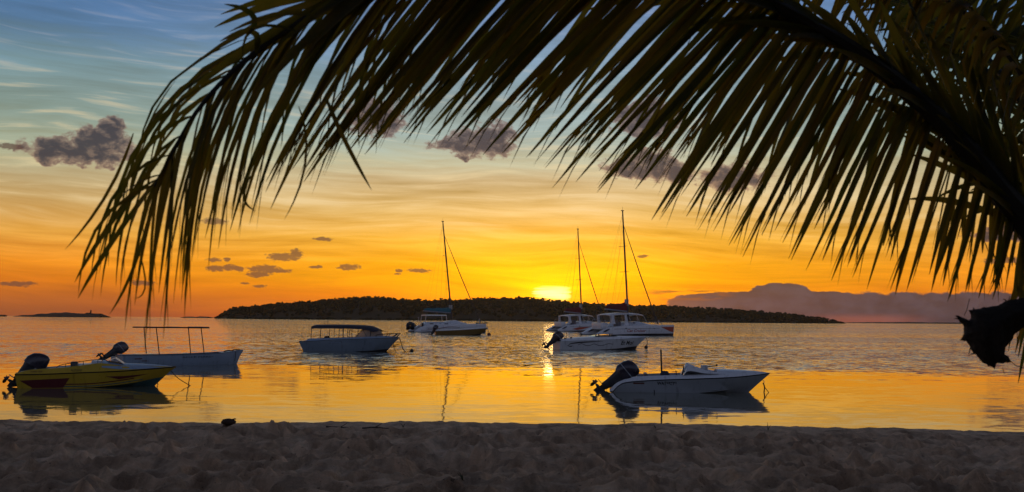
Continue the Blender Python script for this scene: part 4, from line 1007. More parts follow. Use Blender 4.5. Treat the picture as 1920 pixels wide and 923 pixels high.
def cruiser(label, px, py, yaw, L, beam, name=None, mast_top=21.0, detail=True):
    b = boat('catamaran', label, px, py, yaw, 'catamaran', 'sailing catamarans')
    yo = beam / 2 - .85
    zs = 1.75
    hs = {}
    for s in (1, -1):
        h = cat_hull(b, s * yo, L, zs, ['antifoul', 'gelcoat_white', 'gelcoat_white']); hs[s] = h
        stripe(h, 'rub_line', [(2.6, 1.06), (L * .5, 1.14), (L * .78, 1.24)], .05, 'black_line', off=.02)
        patch(h, 'red_bow_patch', [(L * .80, 1.42), (L - .12, 1.5), (L - .2, .55), (L * .93, .72), (L * .87, 1.15)], 'boat_patch_red', off=.025, step=.4)
        for x0 in (L * .335, L * .70): patch(h, 'port_light', [(x0, 1.14), (x0 + .3, 1.14), (x0 + .3, 1.24), (x0, 1.24)], 'black_line', off=.03)
        part('stern_step', 'deck_wood' if s < 0 else 'gelcoat_grey', h, lambda m: (m.box(.5, 1.05, s * yo - .45, s * yo + .45, .42, .5), m.box(1.1, 1.7, s * yo - .5, s * yo + .5, .72, .80), m.box(1.7, 2.3, s * yo - .55, s * yo + .55, 1.05, 1.12)))
        part('kayak', 'cowling_purple', h, lambda m: m.tube([(.9, s * yo - .75, .55), (1.4, s * yo - .8, .8), (1.9, s * yo - .82, 1.05)], [.06, .16, .06], 8))
    # bridge deck, cockpit and coachroof
    part('bridge_deck', 'gelcoat_grey', b, lambda m: m.box(2.0, L * .70, -yo, yo, .85, 1.45), bevel=.1)
    part('transom_seat', 'gelcoat_white', b, lambda m: m.box(1.5, 2.55, -yo * .55, yo * .75, .95, 2.1), bevel=.12)
    def coach(m):
        w = beam / 2 - .35
        prof = [(4.4, 1.5, .1), (4.9, 2.0, .8), (6.6, 2.32, 1), (8.0, 2.34, 1), (9.2, 2.12, .95), (10.6, 1.80, .85), (11.3, 1.62, .7)]
        k_ = L / 14.0
        rows = [[(x * k_, w * f * q, 1.45 + (z - 1.45) * (1 - abs(q) ** 5 * .75)) for q in np.linspace(-1, 1, 13)] for x, z, f in [(a, c, .92 if a < 9 else .92 - (a - 9) * .09) for a, c, _ in prof]]
        m.grid(rows); m.grid([[(p[0], p[1], 1.2) for p in [r[0] for r in rows]], [r[0] for r in rows]]); m.grid([[(p[0], p[1], 1.2) for p in [r[-1] for r in rows]], [r[-1] for r in rows]])
    part('coachroof', 'gelcoat_white', b, coach)
    part('window', 'tinted', b, lambda m: m.box(6.35 * L / 14, 6.75 * L / 14, -beam / 2 + .5, -beam / 2 + .62, 2.02, 2.16))
    k = L / 14
    def top(m):
        rows = [[(x * k, (beam / 2 - .75) * f * q, z + .16 * (1 - q * q)) for q in np.linspace(-1, 1, 9)] for x, z, f in ((2.7, 3.38, .88), (3.2, 3.5, .98), (5.0, 3.66, 1), (7.0, 3.66, .98), (8.2, 3.52, .9), (8.6, 3.42, .8))]
        m.slab(rows, .16)
    part('hardtop', 'gelcoat_white', b, top)
    for s in (-1, 1):
        y0 = s * (beam / 2 - 1.0)
        part('pillar', 'gelcoat_white', b, lambda m: m.rings([[(2.75 * k, y0 - .12, 1.9), (3.45 * k, y0 - .12, 1.9), (3.45 * k, y0 + .12, 1.9), (2.75 * k, y0 + .12, 1.9)], [(2.85 * k, y0 - .1, 2.7), (3.25 * k, y0 - .1, 2.7), (3.25 * k, y0 + .1, 2.7), (2.85 * k, y0 + .1, 2.7)], [(2.8 * k, y0 - .1, 3.4), (3.2 * k, y0 - .1, 3.4), (3.2 * k, y0 + .1, 3.4), (2.8 * k, y0 + .1, 3.4)]]))
        part('pillar', 'gelcoat_white', b, lambda m: m.rings([[(5.0 * k, y0 - .1, 1.7), (5.85 * k, y0 - .1, 1.7), (5.85 * k, y0 + .1, 1.7), (5.0 * k, y0 + .1, 1.7)], [(5.2 * k, y0 - .1, 2.6), (5.6 * k, y0 - .1, 2.6), (5.6 * k, y0 + .1, 2.6), (5.2 * k, y0 + .1, 2.6)], [(5.05 * k, y0 - .1, 3.5), (5.45 * k, y0 - .1, 3.5), (5.45 * k, y0 + .1, 3.5), (5.05 * k, y0 + .1, 3.5)]]))
        part('screen_post', 'metal', b, lambda m: (m.tube([(8.4 * k, y0, 3.4), (9.1 * k, y0 * 1.02, 2.15)], .05, 6), m.tube([(7.3 * k, y0, 3.5), (7.35 * k, y0, 2.3)], .04, 6)))
    part('screen_post', 'metal', b, lambda m: m.tube([(8.6 * k, 0, 3.4), (9.2 * k, 0, 2.1)], .04, 6))
    part('helm_seat', 'seat_vinyl', b, lambda m: (m.box(4.0 * k, 4.6 * k, -beam * .33, -beam * .12, 1.45, 2.25), m.box(3.9 * k, 4.05 * k, -beam * .33, -beam * .12, 2.1, 2.6)), bevel=.05)
    rig(b, 7.1 * k, 2.3, mast_top, 1.0, 12.5 * k, 1.95, .88, 2.9 * k, 4.05, 'canvas_red', beam)
    # forward beam, striker tripod, netting, pulpits
    part('cross_beam', 'metal', b, lambda m: m.tube([(12.6 * k, -yo, 1.62), (12.6 * k, yo, 1.62)], .12, 8))
    part('striker', 'metal', b, lambda m: (m.tube([(12.6 * k, -1.6, 1.62), (12.65 * k, 0, 2.55), (12.6 * k, 1.6, 1.62)], .045, 6), m.tube([(12.65 * k, 0, 2.6), (12.6 * k, 0, 1.62)], .05, 6), m.tube([(12.65 * k, 0, 2.5), (11.7 * k, 0, 1.6)], .03, 5)))
    part('trampoline', 'sailcloth', b, lambda m: m.slab([[(10.2 * k, y, 1.5), (12.5 * k, y, 1.55)] for y in np.linspace(-yo + .4, yo - .4, 6)], .02))
    for s in (-1, 1):
        yb = s * yo
        rail('pulpit', b, [(12.0 * k, yb - s * .35, 1.75), (12.1 * k, yb - s * .35, 2.3), (13.0 * k, yb - s * .2, 2.35), (13.6 * k, yb, 2.3), (13.7 * k, yb, 1.8)], .025, [((13.0 * k, yb - s * .2, 1.75), (13.0 * k, yb - s * .2, 2.34))])
        rail('guard_rail', b, [(2.3 * k, s * (beam / 2 - .2), 1.3), (2.3 * k, s * (beam / 2 - .2), 2.2), (6 * k, s * (beam / 2 - .1), 2.5), (10 * k, s * (beam / 2 - .3), 2.35), (12.0 * k, yb, 2.3)], .014, [((x * k, s * (beam / 2 - .15), 1.6), (x * k, s * (beam / 2 - .15), 2.4)) for x in (4, 6, 8, 10)])
    rail('stern_rail', b, [(1.55, -yo * .4, 2.05), (1.5, -yo * .4, 2.6), (1.5, yo * .6, 2.6), (1.55, yo * .6, 2.05)], .03, [((1.52, 0, 2.0), (1.52, 0, 2.6))])
    if name:
        lettering(hs[-1], name, L * .36, .58, 3.2, .46, 'boat_name_red', shear=.3, bold=.01, off=.04)
    else:
        patch(hs[-1], 'red_flash', [(3.0, .5), (4.6, .95), (7.2, 1.0), (5.4, .5), (4.2, .3)], 'boat_patch_red', off=.03, step=.5)
    return b
cruiser('white catamaran with red name lettering and orange bow, nearer of the two with hardtops', 1103, 628.5, 27, 13.4, 7.2, 'Cat Cruiser', mast_top=21.2)
cruiser('farther hardtop catamaran with a red flash on its hull, half hidden behind its twin', 1034, 621.0, 26, 13.6, 7.2, None, mast_top=23.2)

def teal_cat():
    b = boat('catamaran', 'white catamaran with teal sail cover and small bimini, alone at the left', 770, 622.6, 14, 'catamaran', 'sailing catamarans')
    L, beam = 14.0, 6.0; yo = beam / 2 - .8; hs = {}
    for s in (1, -1):
        h = cat_hull(b, s * yo, L, 1.6, ['antifoul', 'gelcoat_white', 'gelcoat_white'], .8); hs[s] = h
        stripe(h, 'red_line', [(2.2, .45), (4.5, .72), (6.6, 1.0), (8.6, .95)], lambda t: .05 + .14 * t * (1 - t) * 2, 'hull_red', off=.025)
        stripe(h, 'blue_line', [(1.2, .35), (2.6, .32), (4.2, .5), (6.5, .66), (9.5, .8)], .05, 'hull_blue', off=.03)
        lettering(h, 'Lagoon', 2.3, .62, 1.1, .3, 'black_line', shear=.3, off=.03)
    part('bridge_deck', 'gelcoat_grey', b, lambda m: m.box(2.0, 9.6, -yo, yo, .8, 1.4), bevel=.1)
    def coach(m):
        prof = [(2.2, 1.45), (2.7, 1.9), (4.5, 2.0), (6.4, 1.98), (7.2, 2.2), (8.2, 2.3), (9.2, 2.02), (10.2, 1.75), (10.9, 1.5)]
        w = beam / 2 - .25
        rows = [[(x, w * (1 if x < 8 else 1 - (x - 8) * .09) * q, 1.3 + (z - 1.3) * (1 - abs(q) ** 6 * .7)) for q in np.linspace(-1, 1, 13)] for x, z in prof]
        m.grid(rows)
        for e in (0, -1): m.grid([[(r[e][0], r[e][1], 1.1) for r in rows], [r[e] for r in rows]])
    co = part('coachroof', 'gelcoat_white', b, coach)
    for x0, mm in ((2.95, 'tinted'), (5.75, 'tinted')):
        patch(co, 'window', [(x0, 1.50), (x0 + .65, 1.50), (x0 + .7, 1.66), (x0, 1.66)], mm, off=.03, step=.5)
    for x0, mm in ((3.95, 'boat_patch_red'), (4.75, 'hull_blue')):
        patch(co, 'slash_stripe', [(x0 + .25, 1.42), (x0 + .65, 1.42), (x0 + .35, 1.72), (x0, 1.72)], mm, off=.03, step=.5)
    bi = part('bimini', 'gelcoat_white', b, lambda m: m.slab([[(x, y, 3.32 - .08 * (y / 1.8) ** 2) for x in np.linspace(2.4, 6.4, 6)] for y in np.linspace(-1.8, 1.8, 7)], .14))
    for x, xb in ((2.5, 2.3), (6.3, 6.5)):
        for s in (-1, 1): part('bimini_post', 'metal', b, lambda m: m.tube([(xb, s * 1.7, 1.7), (x, s * 1.65, 3.25)], .06, 6))
    rig(b, 7.9, 2.2, 21.3, 2.0, 13.5, 1.9, .87, 2.3, 3.7, 'canvas_teal', beam, furl=.09, cover_h=.95, spread=(.32, .5, .66))
    part('bowsprit', 'metal_dark', b, lambda m: (m.tube([(12.6, 0, 1.75), (15.0, 0, 1.78)], .1, 6), m.box(14.3, 14.9, -.3, .3, 1.7, 1.9)))
    part('cross_beam', 'metal', b, lambda m: m.tube([(12.9, -yo, 1.5), (12.9, yo, 1.5)], .12, 8))
    part('striker', 'metal', b, lambda m: (m.tube([(12.9, -1.2, 1.5), (13.3, 0, 2.6)], .05, 6), m.tube([(12.9, 1.2, 1.5), (13.3, 0, 2.6)], .05, 6), m.tube([(13.5, 0, 1.5), (13.25, 0, 2.7)], .07, 6)))
    part('trampoline', 'sailcloth', b, lambda m: m.slab([[(9.8, y, 1.4), (12.8, y, 1.45)] for y in np.linspace(-yo + .4, yo - .4, 6)], .02))
    rail('stern_rail', b, [(1.2, -yo, .9), (1.2, -yo, 2.0), (1.2, yo, 2.0), (1.2, yo, .9)], .03)
    part('stern_light', 'metal', b, lambda m: (m.tube([(.9, -yo, .7), (.9, -yo, 2.6)], .035, 6), m.rings([[(.9 + r * math.cos(a), -yo + r * math.sin(a), z) for a in np.linspace(0, 2 * math.pi, 8, endpoint=False)] for r, z in ((.05, 2.6), (.14, 2.7), (.05, 2.85))])))
    part('winch', 'rubber_black', b, lambda m: (m.box(1.5, 1.85, -yo - .2, -yo + .2, 1.0, 1.75), m.box(10.4, 10.65, -.4, .4, 1.6, 1.85)), bevel=.04)
    d = empty('dinghy', W(b, (.0, 0, .35)), b.rotation_euler.z)
    part('tube', 'rubber_black', d, lambda m: (m.tube([tuple(p) for p in spline([(-.9, -1.5, .3), (-.75, -.8, .9), (-.2, 0.1, 1.25), (.5, .8, 1.1), (.8, 1.5, .6)], 16)], [.36] * 16, 10), m.tube([tuple(p) for p in spline([(-.1, -1.9, .3), (.1, -1.2, .85), (.4, -.4, 1.1), (.9, .6, .9)], 16)], .34, 10)))
    part('floor_board', 'deck_wood', d, lambda m: m.slab([[(-.75, -1.6, .2), (-.3, 0, .8)], [(.2, -1.6, .2), (.6, .4, .8)]], .05))
    tag(d, 'dark inflatable dinghy hauled up at the stern of the teal covered catamaran', 'dinghy')
teal_cat()

# ------------------------------------------------------------------ the palm
def leaf_mat():
    mt = bpy.data.materials.new('palm_leaf'); mt.use_nodes = True
    g = G(mt.node_tree); g.n.clear()
    out = g.n.new('ShaderNodeOutputMaterial')
    p = g.n.new('ShaderNodeNewGeometry').outputs['Position']
    oi = g.n.new('ShaderNodeObjectInfo').outputs['Random']
    n = g.noise(p, 5.0, 4.0, 0.6)
    f = g.math('ADD', g.math('MULTIPLY', n, 0.6), g.math('MULTIPLY', oi, 0.4))
    base = g.ramp(f, [(0.3, (0.018, 0.030, 0.008)), (0.6, (0.035, 0.042, 0.010)), (0.8, (0.060, 0.044, 0.012))])
    tr = g.ramp(f, [(0.3, (0.17, 0.19, 0.016)), (0.55, (0.42, 0.32, 0.024)), (0.8, (0.50, 0.30, 0.022))])
    b = g.n.new('ShaderNodeBsdfPrincipled'); g.link(base, b.inputs['Base Color']); b.inputs['Roughness'].default_value = 0.5
    b.inputs['Specular IOR Level'].default_value = 0.3
    t = g.n.new('ShaderNodeBsdfTranslucent'); g.link(tr, t.inputs['Color'])
    mx = g.n.new('ShaderNodeMixShader'); mx.inputs[0].default_value = 0.5
    g.l.new(b.outputs[0], mx.inputs[1]); g.l.new(t.outputs[0], mx.inputs[2]); g.l.new(mx.outputs[0], out.inputs[0])
    MATS['palm_leaf'] = mt
leaf_mat()
mat('rachis', (0.028, 0.022, 0.010), 0.6, var=0.3, vscale=6)

LW = [(0.0, .30), (0.06, .62), (.18, .95), (.36, 1.0), (.55, .97), (.72, .84), (.85, .58), (.94, .32), (1.0, .06)]
def leaflet_geo(A, C, T, w, nrm, twist=0.0, split=False):
    """strip along a quadratic curve A-C-T with a shallow V section"""
    A, C, T, nrm = Vector(A), Vector(C), Vector(T), Vector(nrm)
    V, F = [], []
    for k, (t, ww) in enumerate(LW):
        p = A * (1 - t) ** 2 + C * 2 * t * (1 - t) + T * t * t
        d = ((C - A) * (1 - t) + (T - C) * t).normalized()
        s = d.cross(nrm).normalized()
        if twist: s = Matrix.Rotation(twist * t, 3, d) @ s
        nn = s.cross(d)
        h = w * ww / 2
        V += [p + s * h + nn * h * .35, p, p - s * h + nn * h * .35]
        if k:
            b = 3 * k; F += [(b - 3, b - 2, b + 1, b), (b - 2, b - 1, b + 2, b + 1)]
    if split:    # the blade has torn into two at the end
        d = (T - C).normalized(); s = d.cross(nrm).normalized(); L = (T - A).length
        for sg, tt, ln in ((1, .72, .26), (-1, .80, .20)):
            b = len(V); q = A * (1 - tt) ** 2 + C * 2 * tt * (1 - tt) + T * tt * tt; q2 = q + d * L * ln * .5 + s * sg * w * .55; q3 = q + d * L * ln + s * sg * w * 1.15 + Vector((0, 0, -L * .03))
            V += [q + s * sg * w * .32, q, q2 + s * w * .11, q2 - s * w * .11, q3]
            F += [(b, b + 1, b + 3, b + 2), (b + 2, b + 3, b + 4)]
    return V, F
LEAF_COUNT = [0]
def leaflet(parent, A, C, T, w, nrm, twist=0.0, split=False):
    V, F = leaflet_geo(A, C, T, w, nrm, twist, split)
    me = bpy.data.meshes.new('leaflet'); O = parent.matrix_world.translation if False else Vector((0, 0, 0))
    me.from_pydata([tuple(v - PALM) for v in V], [], F); me.materials.append(MATS['palm_leaf']); me.shade_smooth()
    o = bpy.data.objects.new('leaflet', me); col.objects.link(o); o.parent = parent; LEAF_COUNT[0] += 1
    return o

PALM = Vector((at(2110, 640, 5.05).x, 5.05, 0.0)); PALM.z = 0.93
CROWN = at(2110, 640, 5.05)
palm = empty('palm_tree', PALM)
tag(palm, 'coconut palm at the right whose arching fronds hang across the top of the view', 'palm tree')
def trunk(m):
    r = []
    for k, z in enumerate(np.linspace(-.15, CROWN.z - PALM.z + .25, 26)):
        rad = .19 - .05 * min(z / 1.4, 1) + (.022 if k % 3 == 0 else 0) + .06 * max(0, .35 - z)
        r.append([(rad * math.cos(a) * (1 + .05 * math.sin(3 * a + k)) + .03 * z, rad * math.sin(a), z) for a in np.linspace(0, 2 * math.pi, 16, endpoint=False)])
    m.rings(r)
part('trunk', 'bark', palm, trunk)
def boots(m):
    for k in range(9):
        a = k * 2.4 + 3.6; z = CROWN.z - PALM.z - .25 + .05 * k
        d = Vector((math.cos(a), math.sin(a), 0))
        if d.x < -.4: continue
        pts = [d * .10 + Vector((0, 0, z - .1)), d * .22 + Vector((0, 0, z + .1)), d * .34 + Vector((0, 0, z + .32))]
        m.tube([tuple(p) for p in pts], [.10, .085, .05], 8)
part('leaf_base', 'bark', palm, boots)

def frond_axis(pts, n=60):
    return spline([tuple(p) for p in pts], n)
def rachis(parent, P, r0, r1, name='frond'):
    n = len(P); rs = [r0 * (.35 * (1 - k / (n - 1)) + .65 * (1 - k / (n - 1)) ** 5) + r1 for k in range(n)]
    return part(name, 'rachis', parent, lambda m: m.tube([tuple(Vector(p) - PALM) for p in P], rs, 8))

# main frond: attach points along the midrib (photo pixel, distance) and where the leaflets hanging from each end
MAIN = [  # attach px,py,Y    lower tip px,py      upper tip px,py
    ((1985, 500, 4.95), (1945, 560), (1890, 150)),
    ((1930, 425, 4.92), (1898, 548), (1840, 90)),
    ((1880, 365, 4.90), (1838, 556), (1760, 70)),
    ((1820, 288, 4.86), (1750, 548), (1660, 20)),
    ((1740, 205, 4.80), (1625, 515), (1610, 400)),
    ((1650, 130, 4.74), (1480, 470), (1545, 385)),
    ((1570, 75, 4.68), (1360, 432), (1440, 350)),
    ((1500, 35, 4.63), (1240, 385), (1330, 330)),
    ((1425, -5, 4.58), (1120, 332), (1215, 290)),
    ((1330, -45, 4.52), (1000, 290), (1080, 240)),
    ((1200, -85, 4.43), (880, 248), (960, 205)),
    ((1094, -100, 4.36), (790, 236), (850, 190)),
    ((1000, -106, 4.28), (680, 274), (745, 220)),
    ((900, -98, 4.20), (590, 300), (690, 245)),
    ((800, -72, 4.12), (525, 325), (640, 240)),
    ((710, -35, 4.04), (478, 385), (590, 240)),
    ((625, 5, 3.98), (440, 405), (480, 270)),
    ((550, 48, 3.92), (400, 425), (300, 320)),
    ((480, 98, 3.87), (352, 485), (250, 420)),
    ((420, 150, 3.83), (330, 540), (222, 505)),
    ((365, 215, 3.80), (292, 590), (206, 552)),
    ((322, 290, 3.78), (276, 590), (165, 545)),
    ((290, 350, 3.77), (240, 560), (145, 555)),
]
def main_frond():
    pts = [CROWN + Vector((-.05, 0, .02))] + [at(*a) for a, _, _ in MAIN]
    P = frond_axis(pts, 90)
    fr = rachis(palm, P, .085, .005)
    AX = np.array([tuple(at(*a)) for a, _, _ in MAIN])
    K = len(MAIN)
    def interp(tab, u):
        i = min(int(u), K - 2); t = u - i; i0, i3 = max(i - 1, 0), min(i + 2, K - 1)
        p0, p1, p2, p3 = (np.array(tab[j], float) for j in (i0, i, i + 1, i3))
        return 0.5 * (2 * p1 + (p2 - p0) * t + (2 * p0 - 5 * p1 + 4 * p2 - p3) * t * t + (3 * p1 - p0 - 3 * p2 + p3) * t ** 3)
    lowt, upt = [m_[1] for m_ in MAIN], [m_[2] for m_ in MAIN]
    r = random.Random(21)
    N = 182
    for k in range(N):
        u = (K - 1.001) * (k + .5) / N + r.uniform(-.05, .05); u = min(max(u, 0), K - 1.01)
        A = Vector(interp(AX, u)); Tn = (Vector(interp(AX, min(u + .2, K - 1.001))) - A).normalized()
        if u > 14.5 and r.random() < .25: continue
        px, py = interp(lowt, u)
        lf = 1.0 + r.gauss(0, .055)
        left = min(1, max(0, (u - 13) / 6)); j = 1 + 1.6 * left
        T = at(px + r.uniform(-15, 15) * j, py + r.uniform(-18, 18) * j, A.y + r.uniform(-.22, .12))
        T = A + (T - A) * min(lf, 1.08)
        L = (T - A).length
        C = A.lerp(T, .5) + Tn * L * (.015 + .17 * left) + Vector((0, 0, L * .012 * (1 - left))) + Vector((0, r.uniform(-.05, .05), 0))
        if left > 0: C = C.lerp(Vector((A.x + (T.x - A.x) * .82, (A.y + T.y) / 2, A.z + (T.z - A.z) * .34 + .03)), left)
        n_ = Vector((r.uniform(-.3, .3), -1, r.uniform(-.2, .5)))
        n_ = Matrix.Rotation(r.uniform(-.85, .85), 3, (T - A).normalized()) @ n_
        w = (.029 - .015 * min(1, max(0, (u - 12) / 6)) - .011 * max(0, (6 - u) / 6)) * r.uniform(.75, 1.2)
        leaflet(fr, A, C, T, w, n_, r.uniform(-.7, .7), r.random() < .65)
    N = 124
    for k in range(N):
        u = (K - 1.001) * (k + .5) / N + r.uniform(-.1, .1); u = min(max(u, 0), K - 1.01)
        A = Vector(interp(AX, u)); Tn = (Vector(interp(AX, min(u + .2, K - 1.001))) - A).normalized()
        if u > 14.5 and r.random() < .45: continue
        px, py = interp(upt, u); sp = 1.0 if u < 12 else 1.5
        T = at(px + r.uniform(-30, 30) * sp, py + r.uniform(-34, 34) * sp, A.y + (.5 if u < 12 else .15) + r.uniform(-.25, .25))
        L = (T - A).length
        bend = 1.0 if u < 4.2 or u > 12 else .3
        C = A.lerp(T, .42) + Tn * L * .26 * bend + Vector((0, 0, L * .16 * bend))
        if u > 15: C = Vector((A.x + (T.x - A.x) * r.uniform(.75, .95), (A.y + T.y) / 2, A.z + (T.z - A.z) * r.uniform(.18, .34) + .04))
        n_ = Matrix.Rotation(r.uniform(-1.0, 1.0), 3, (T - A).normalized()) @ Vector((.1, -1, .3))
        leaflet(fr, A, C, T, (.027 if u < 12 else .015) * r.uniform(.75, 1.15), n_, r.uniform(-1.2, 1.2))
    # a second rank behind, through the dense middle of the frond
    mv, mf = [], []
    for k in range(70):
        u = r.uniform(.5, 13.5); A = Vector(interp(AX, u)); px, py = interp(lowt, u)
        T = at(px + r.uniform(10, 60), py + r.uniform(-30, 20), A.y + r.uniform(.05, .3)); T = A + (T - A) * r.uniform(.62, .92); L = (T - A).length
        V, F = leaflet_geo(A, A.lerp(T, .5) + Vector((0, .03, L * .02)), T, .025 * r.uniform(.8, 1.15), Matrix.Rotation(r.uniform(-.8, .8), 3, (T - A).normalized()) @ Vector((r.uniform(-.3, .3), -1, .2)), r.uniform(-.7, .7), True); b = len(mv)
        mv += [tuple(v - PALM) for v in V]; mf += [tuple(q + b for q in f) for f in F]
    me = bpy.data.meshes.new('leaflets'); me.from_pydata(mv, [], mf); me.materials.append(MATS['palm_leaf']); me.shade_smooth()
    o = bpy.data.objects.new('leaflets', me); col.objects.link(o); o.parent = fr; o['kind'] = 'stuff'
    # short swept leaflets that lie along and over the midrib
    mv, mf = [], []
    for k in range(150):
        u = r.uniform(.3, 16); A = Vector(interp(AX, u)); Tn = (Vector(interp(AX, min(u + .2, K - 1.001))) - A).normalized()
        up = Tn.cross(Vector((0, 1, 0))).normalized()
        if up.z < 0: up = -up
        L = r.uniform(.35, .8); a = r.uniform(-.25, .55)
        d = (Tn * math.cos(a) + up * math.sin(a) + Vector((0, r.uniform(-.3, .45), 0))).normalized()
        V, F = leaflet_geo(A, A + d * L * .5, A + d * L + Vector((0, 0, -L * r.uniform(.1, .35))), .034, (r.uniform(-.4, .4), -1, r.uniform(-.4, .4)), r.uniform(-.8, .8)); b = len(mv)
        mv += [tuple(v - PALM) for v in V]; mf += [tuple(q + b for q in f) for f in F]
    me = bpy.data.meshes.new('leaflets'); me.from_pydata(mv, [], mf); me.materials.append(MATS['palm_leaf']); me.shade_smooth()
    o = bpy.data.objects.new('leaflets', me); col.objects.link(o); o.parent = fr; o['kind'] = 'stuff'
    # a few long torn strands hanging loose at the drooping end, and out-of-line blades
    for (a, c, t, w) in (((250, 250), (215, 370), (122, 468), .012), ((610, 180), (640, 260), (697, 357), .016), ((560, 200), (600, 300), (533, 412), .009), ((470, 330), (440, 380), (480, 396), .010),
                         ((300, 330), (200, 460), (146, 560), .018), ((330, 260), (190, 430), (140, 530), .018), ((280, 400), (255, 520), (205, 590), .012), ((260, 470), (290, 560), (250, 560), .006),
                         ((240, 400), (250, 250), (330, 150), .008), ((470, 60), (500, 20), (420, 8), .022), ((480, 100), (500, 30), (412, 78), .024), ((590, 30), (530, 10), (430, 60), .020), ((560, 60), (450, 20), (455, 110), .012),
                         ((1300, 60), (1210, 260), (1190, 320), .006), ((1255, 150), (1170, 240), (1105, 300), .008)):
        leaflet(fr, at(*a, 3.85 if a[0] < 900 else 4.6), at(*c, 3.82 if a[0] < 900 else 4.6), at(*t, 3.8 if a[0] < 900 else 4.55), w, (0.1, -1, .1))
    return fr
main_frond()

def generic_frond(pts, N, length, w, seed, joined, r0=.055, cap=None, droop=.5, ang=(.95, .45), skip=None):
    P = [Vector(p) for p in frond_axis(pts, 80)]
    fr = rachis(palm, P, r0, .006)
    r = random.Random(seed); mv, mf = [], []
    for k in range(N):
        for sg in (-1, 1):
            t = .14 + .86 * (k + r.random() * .6) / N; i = min(int(t * 79), 78)
            if skip and skip(t, sg): continue
            A = P[i]; Tn = (P[min(i + 1, 79)] - P[max(i - 1, 0)]).normalized()
            side = Tn.cross(Vector((0, 0, 1))).normalized() * sg
            a = ang[0] + (ang[1] - ang[0]) * t + r.uniform(-.12, .12)
            d = (Tn * math.cos(a) + side * math.sin(a) + Vector((0, 0, .12))).normalized()
            L = length * (.55 + .9 * t - .95 * t * t + .1) * r.uniform(.88, 1.1)
            C = A + d * L * .5; T = A + d * L * (1 - .35 * droop) + Vector((0, 0, -L * droop * r.uniform(.7, 1.2)))
            n_ = d.cross(side if abs(d.dot(side)) < .9 else Tn).normalized()
            if n_.z < 0: n_ = -n_
            n_ = Matrix.Rotation(r.uniform(-.5, .5), 3, d) @ n_
            if joined:
                V, F = leaflet_geo(A, C, T, w, n_, r.uniform(-.8, .8)); b = len(mv)
                mv += [tuple(v - PALM) for v in V]; mf += [tuple(q + b for q in f) for f in F]
            else:
                leaflet(fr, A, C, T, w * r.uniform(.85, 1.15), n_, r.uniform(-.8, .8), r.random() < .3)
    if joined:
        me = bpy.data.meshes.new('leaflets'); me.from_pydata(mv, [], mf); me.materials.append(MATS['palm_leaf']); me.shade_smooth()
        o = bpy.data.objects.new('leaflets', me); col.objects.link(o); o.parent = fr; o['kind'] = 'stuff'
    return fr
# fronds behind it, crossing in the upper right corner
generic_frond([CROWN, at(2030, 420, 5.3), at(1950, 250, 5.6), at(1850, 110, 5.9), at(1700, 10, 6.2), at(1520, -60, 6.5), at(1350, -60, 6.7)], 52, 1.1, .036, 5, True, ang=(1.0, .5), droop=.35)
generic_frond([CROWN, at(2090, 400, 5.1), at(2060, 180, 5.1), at(1990, 0, 5.1), at(1880, -120, 5.1), at(1750, -180, 5.0)], 56, 1.1, .042, 6, True, droop=.8)
generic_frond([CROWN, at(2120, 420, 5.4), at(2080, 230, 5.9), at(1980, 110, 6.4), at(1860, 60, 6.8), at(1740, 80, 7.1)], 56, 1.1, .044, 8, True, droop=.6)
generic_frond([CROWN, CROWN + Vector((.5, -.4, .8)), CROWN + Vector((1.3, -1.0, 1.2)), CROWN + Vector((2.3, -1.8, 1.0)), CROWN + Vector((3.1, -2.4, .3))], 40, .95, .05, 9, True)
generic_frond([CROWN, CROWN + Vector((.5, .3, .9)), CROWN + Vector((1.3, .7, 1.5)), CROWN + Vector((2.4, 1.1, 1.5)), CROWN + Vector((3.4, 1.5, .8))], 40, .95, .05, 10, True)

generic_frond([CROWN, at(2060, 480, 5.2), at(1980, 260, 5.3), at(1880, 90, 5.4), at(1740, -20, 5.5), at(1560, -90, 5.6)], 56, 1.05, .038, 12, True, droop=.75, ang=(1.2, .6))
generic_frond([CROWN, at(2110, 420, 5.6), at(2090, 230, 6.0), at(2020, 60, 6.5), at(1890, -20, 7.0), at(1700, -30, 7.4)], 58, 1.1, .045, 13, True, droop=.9, ang=(1.2, .6))

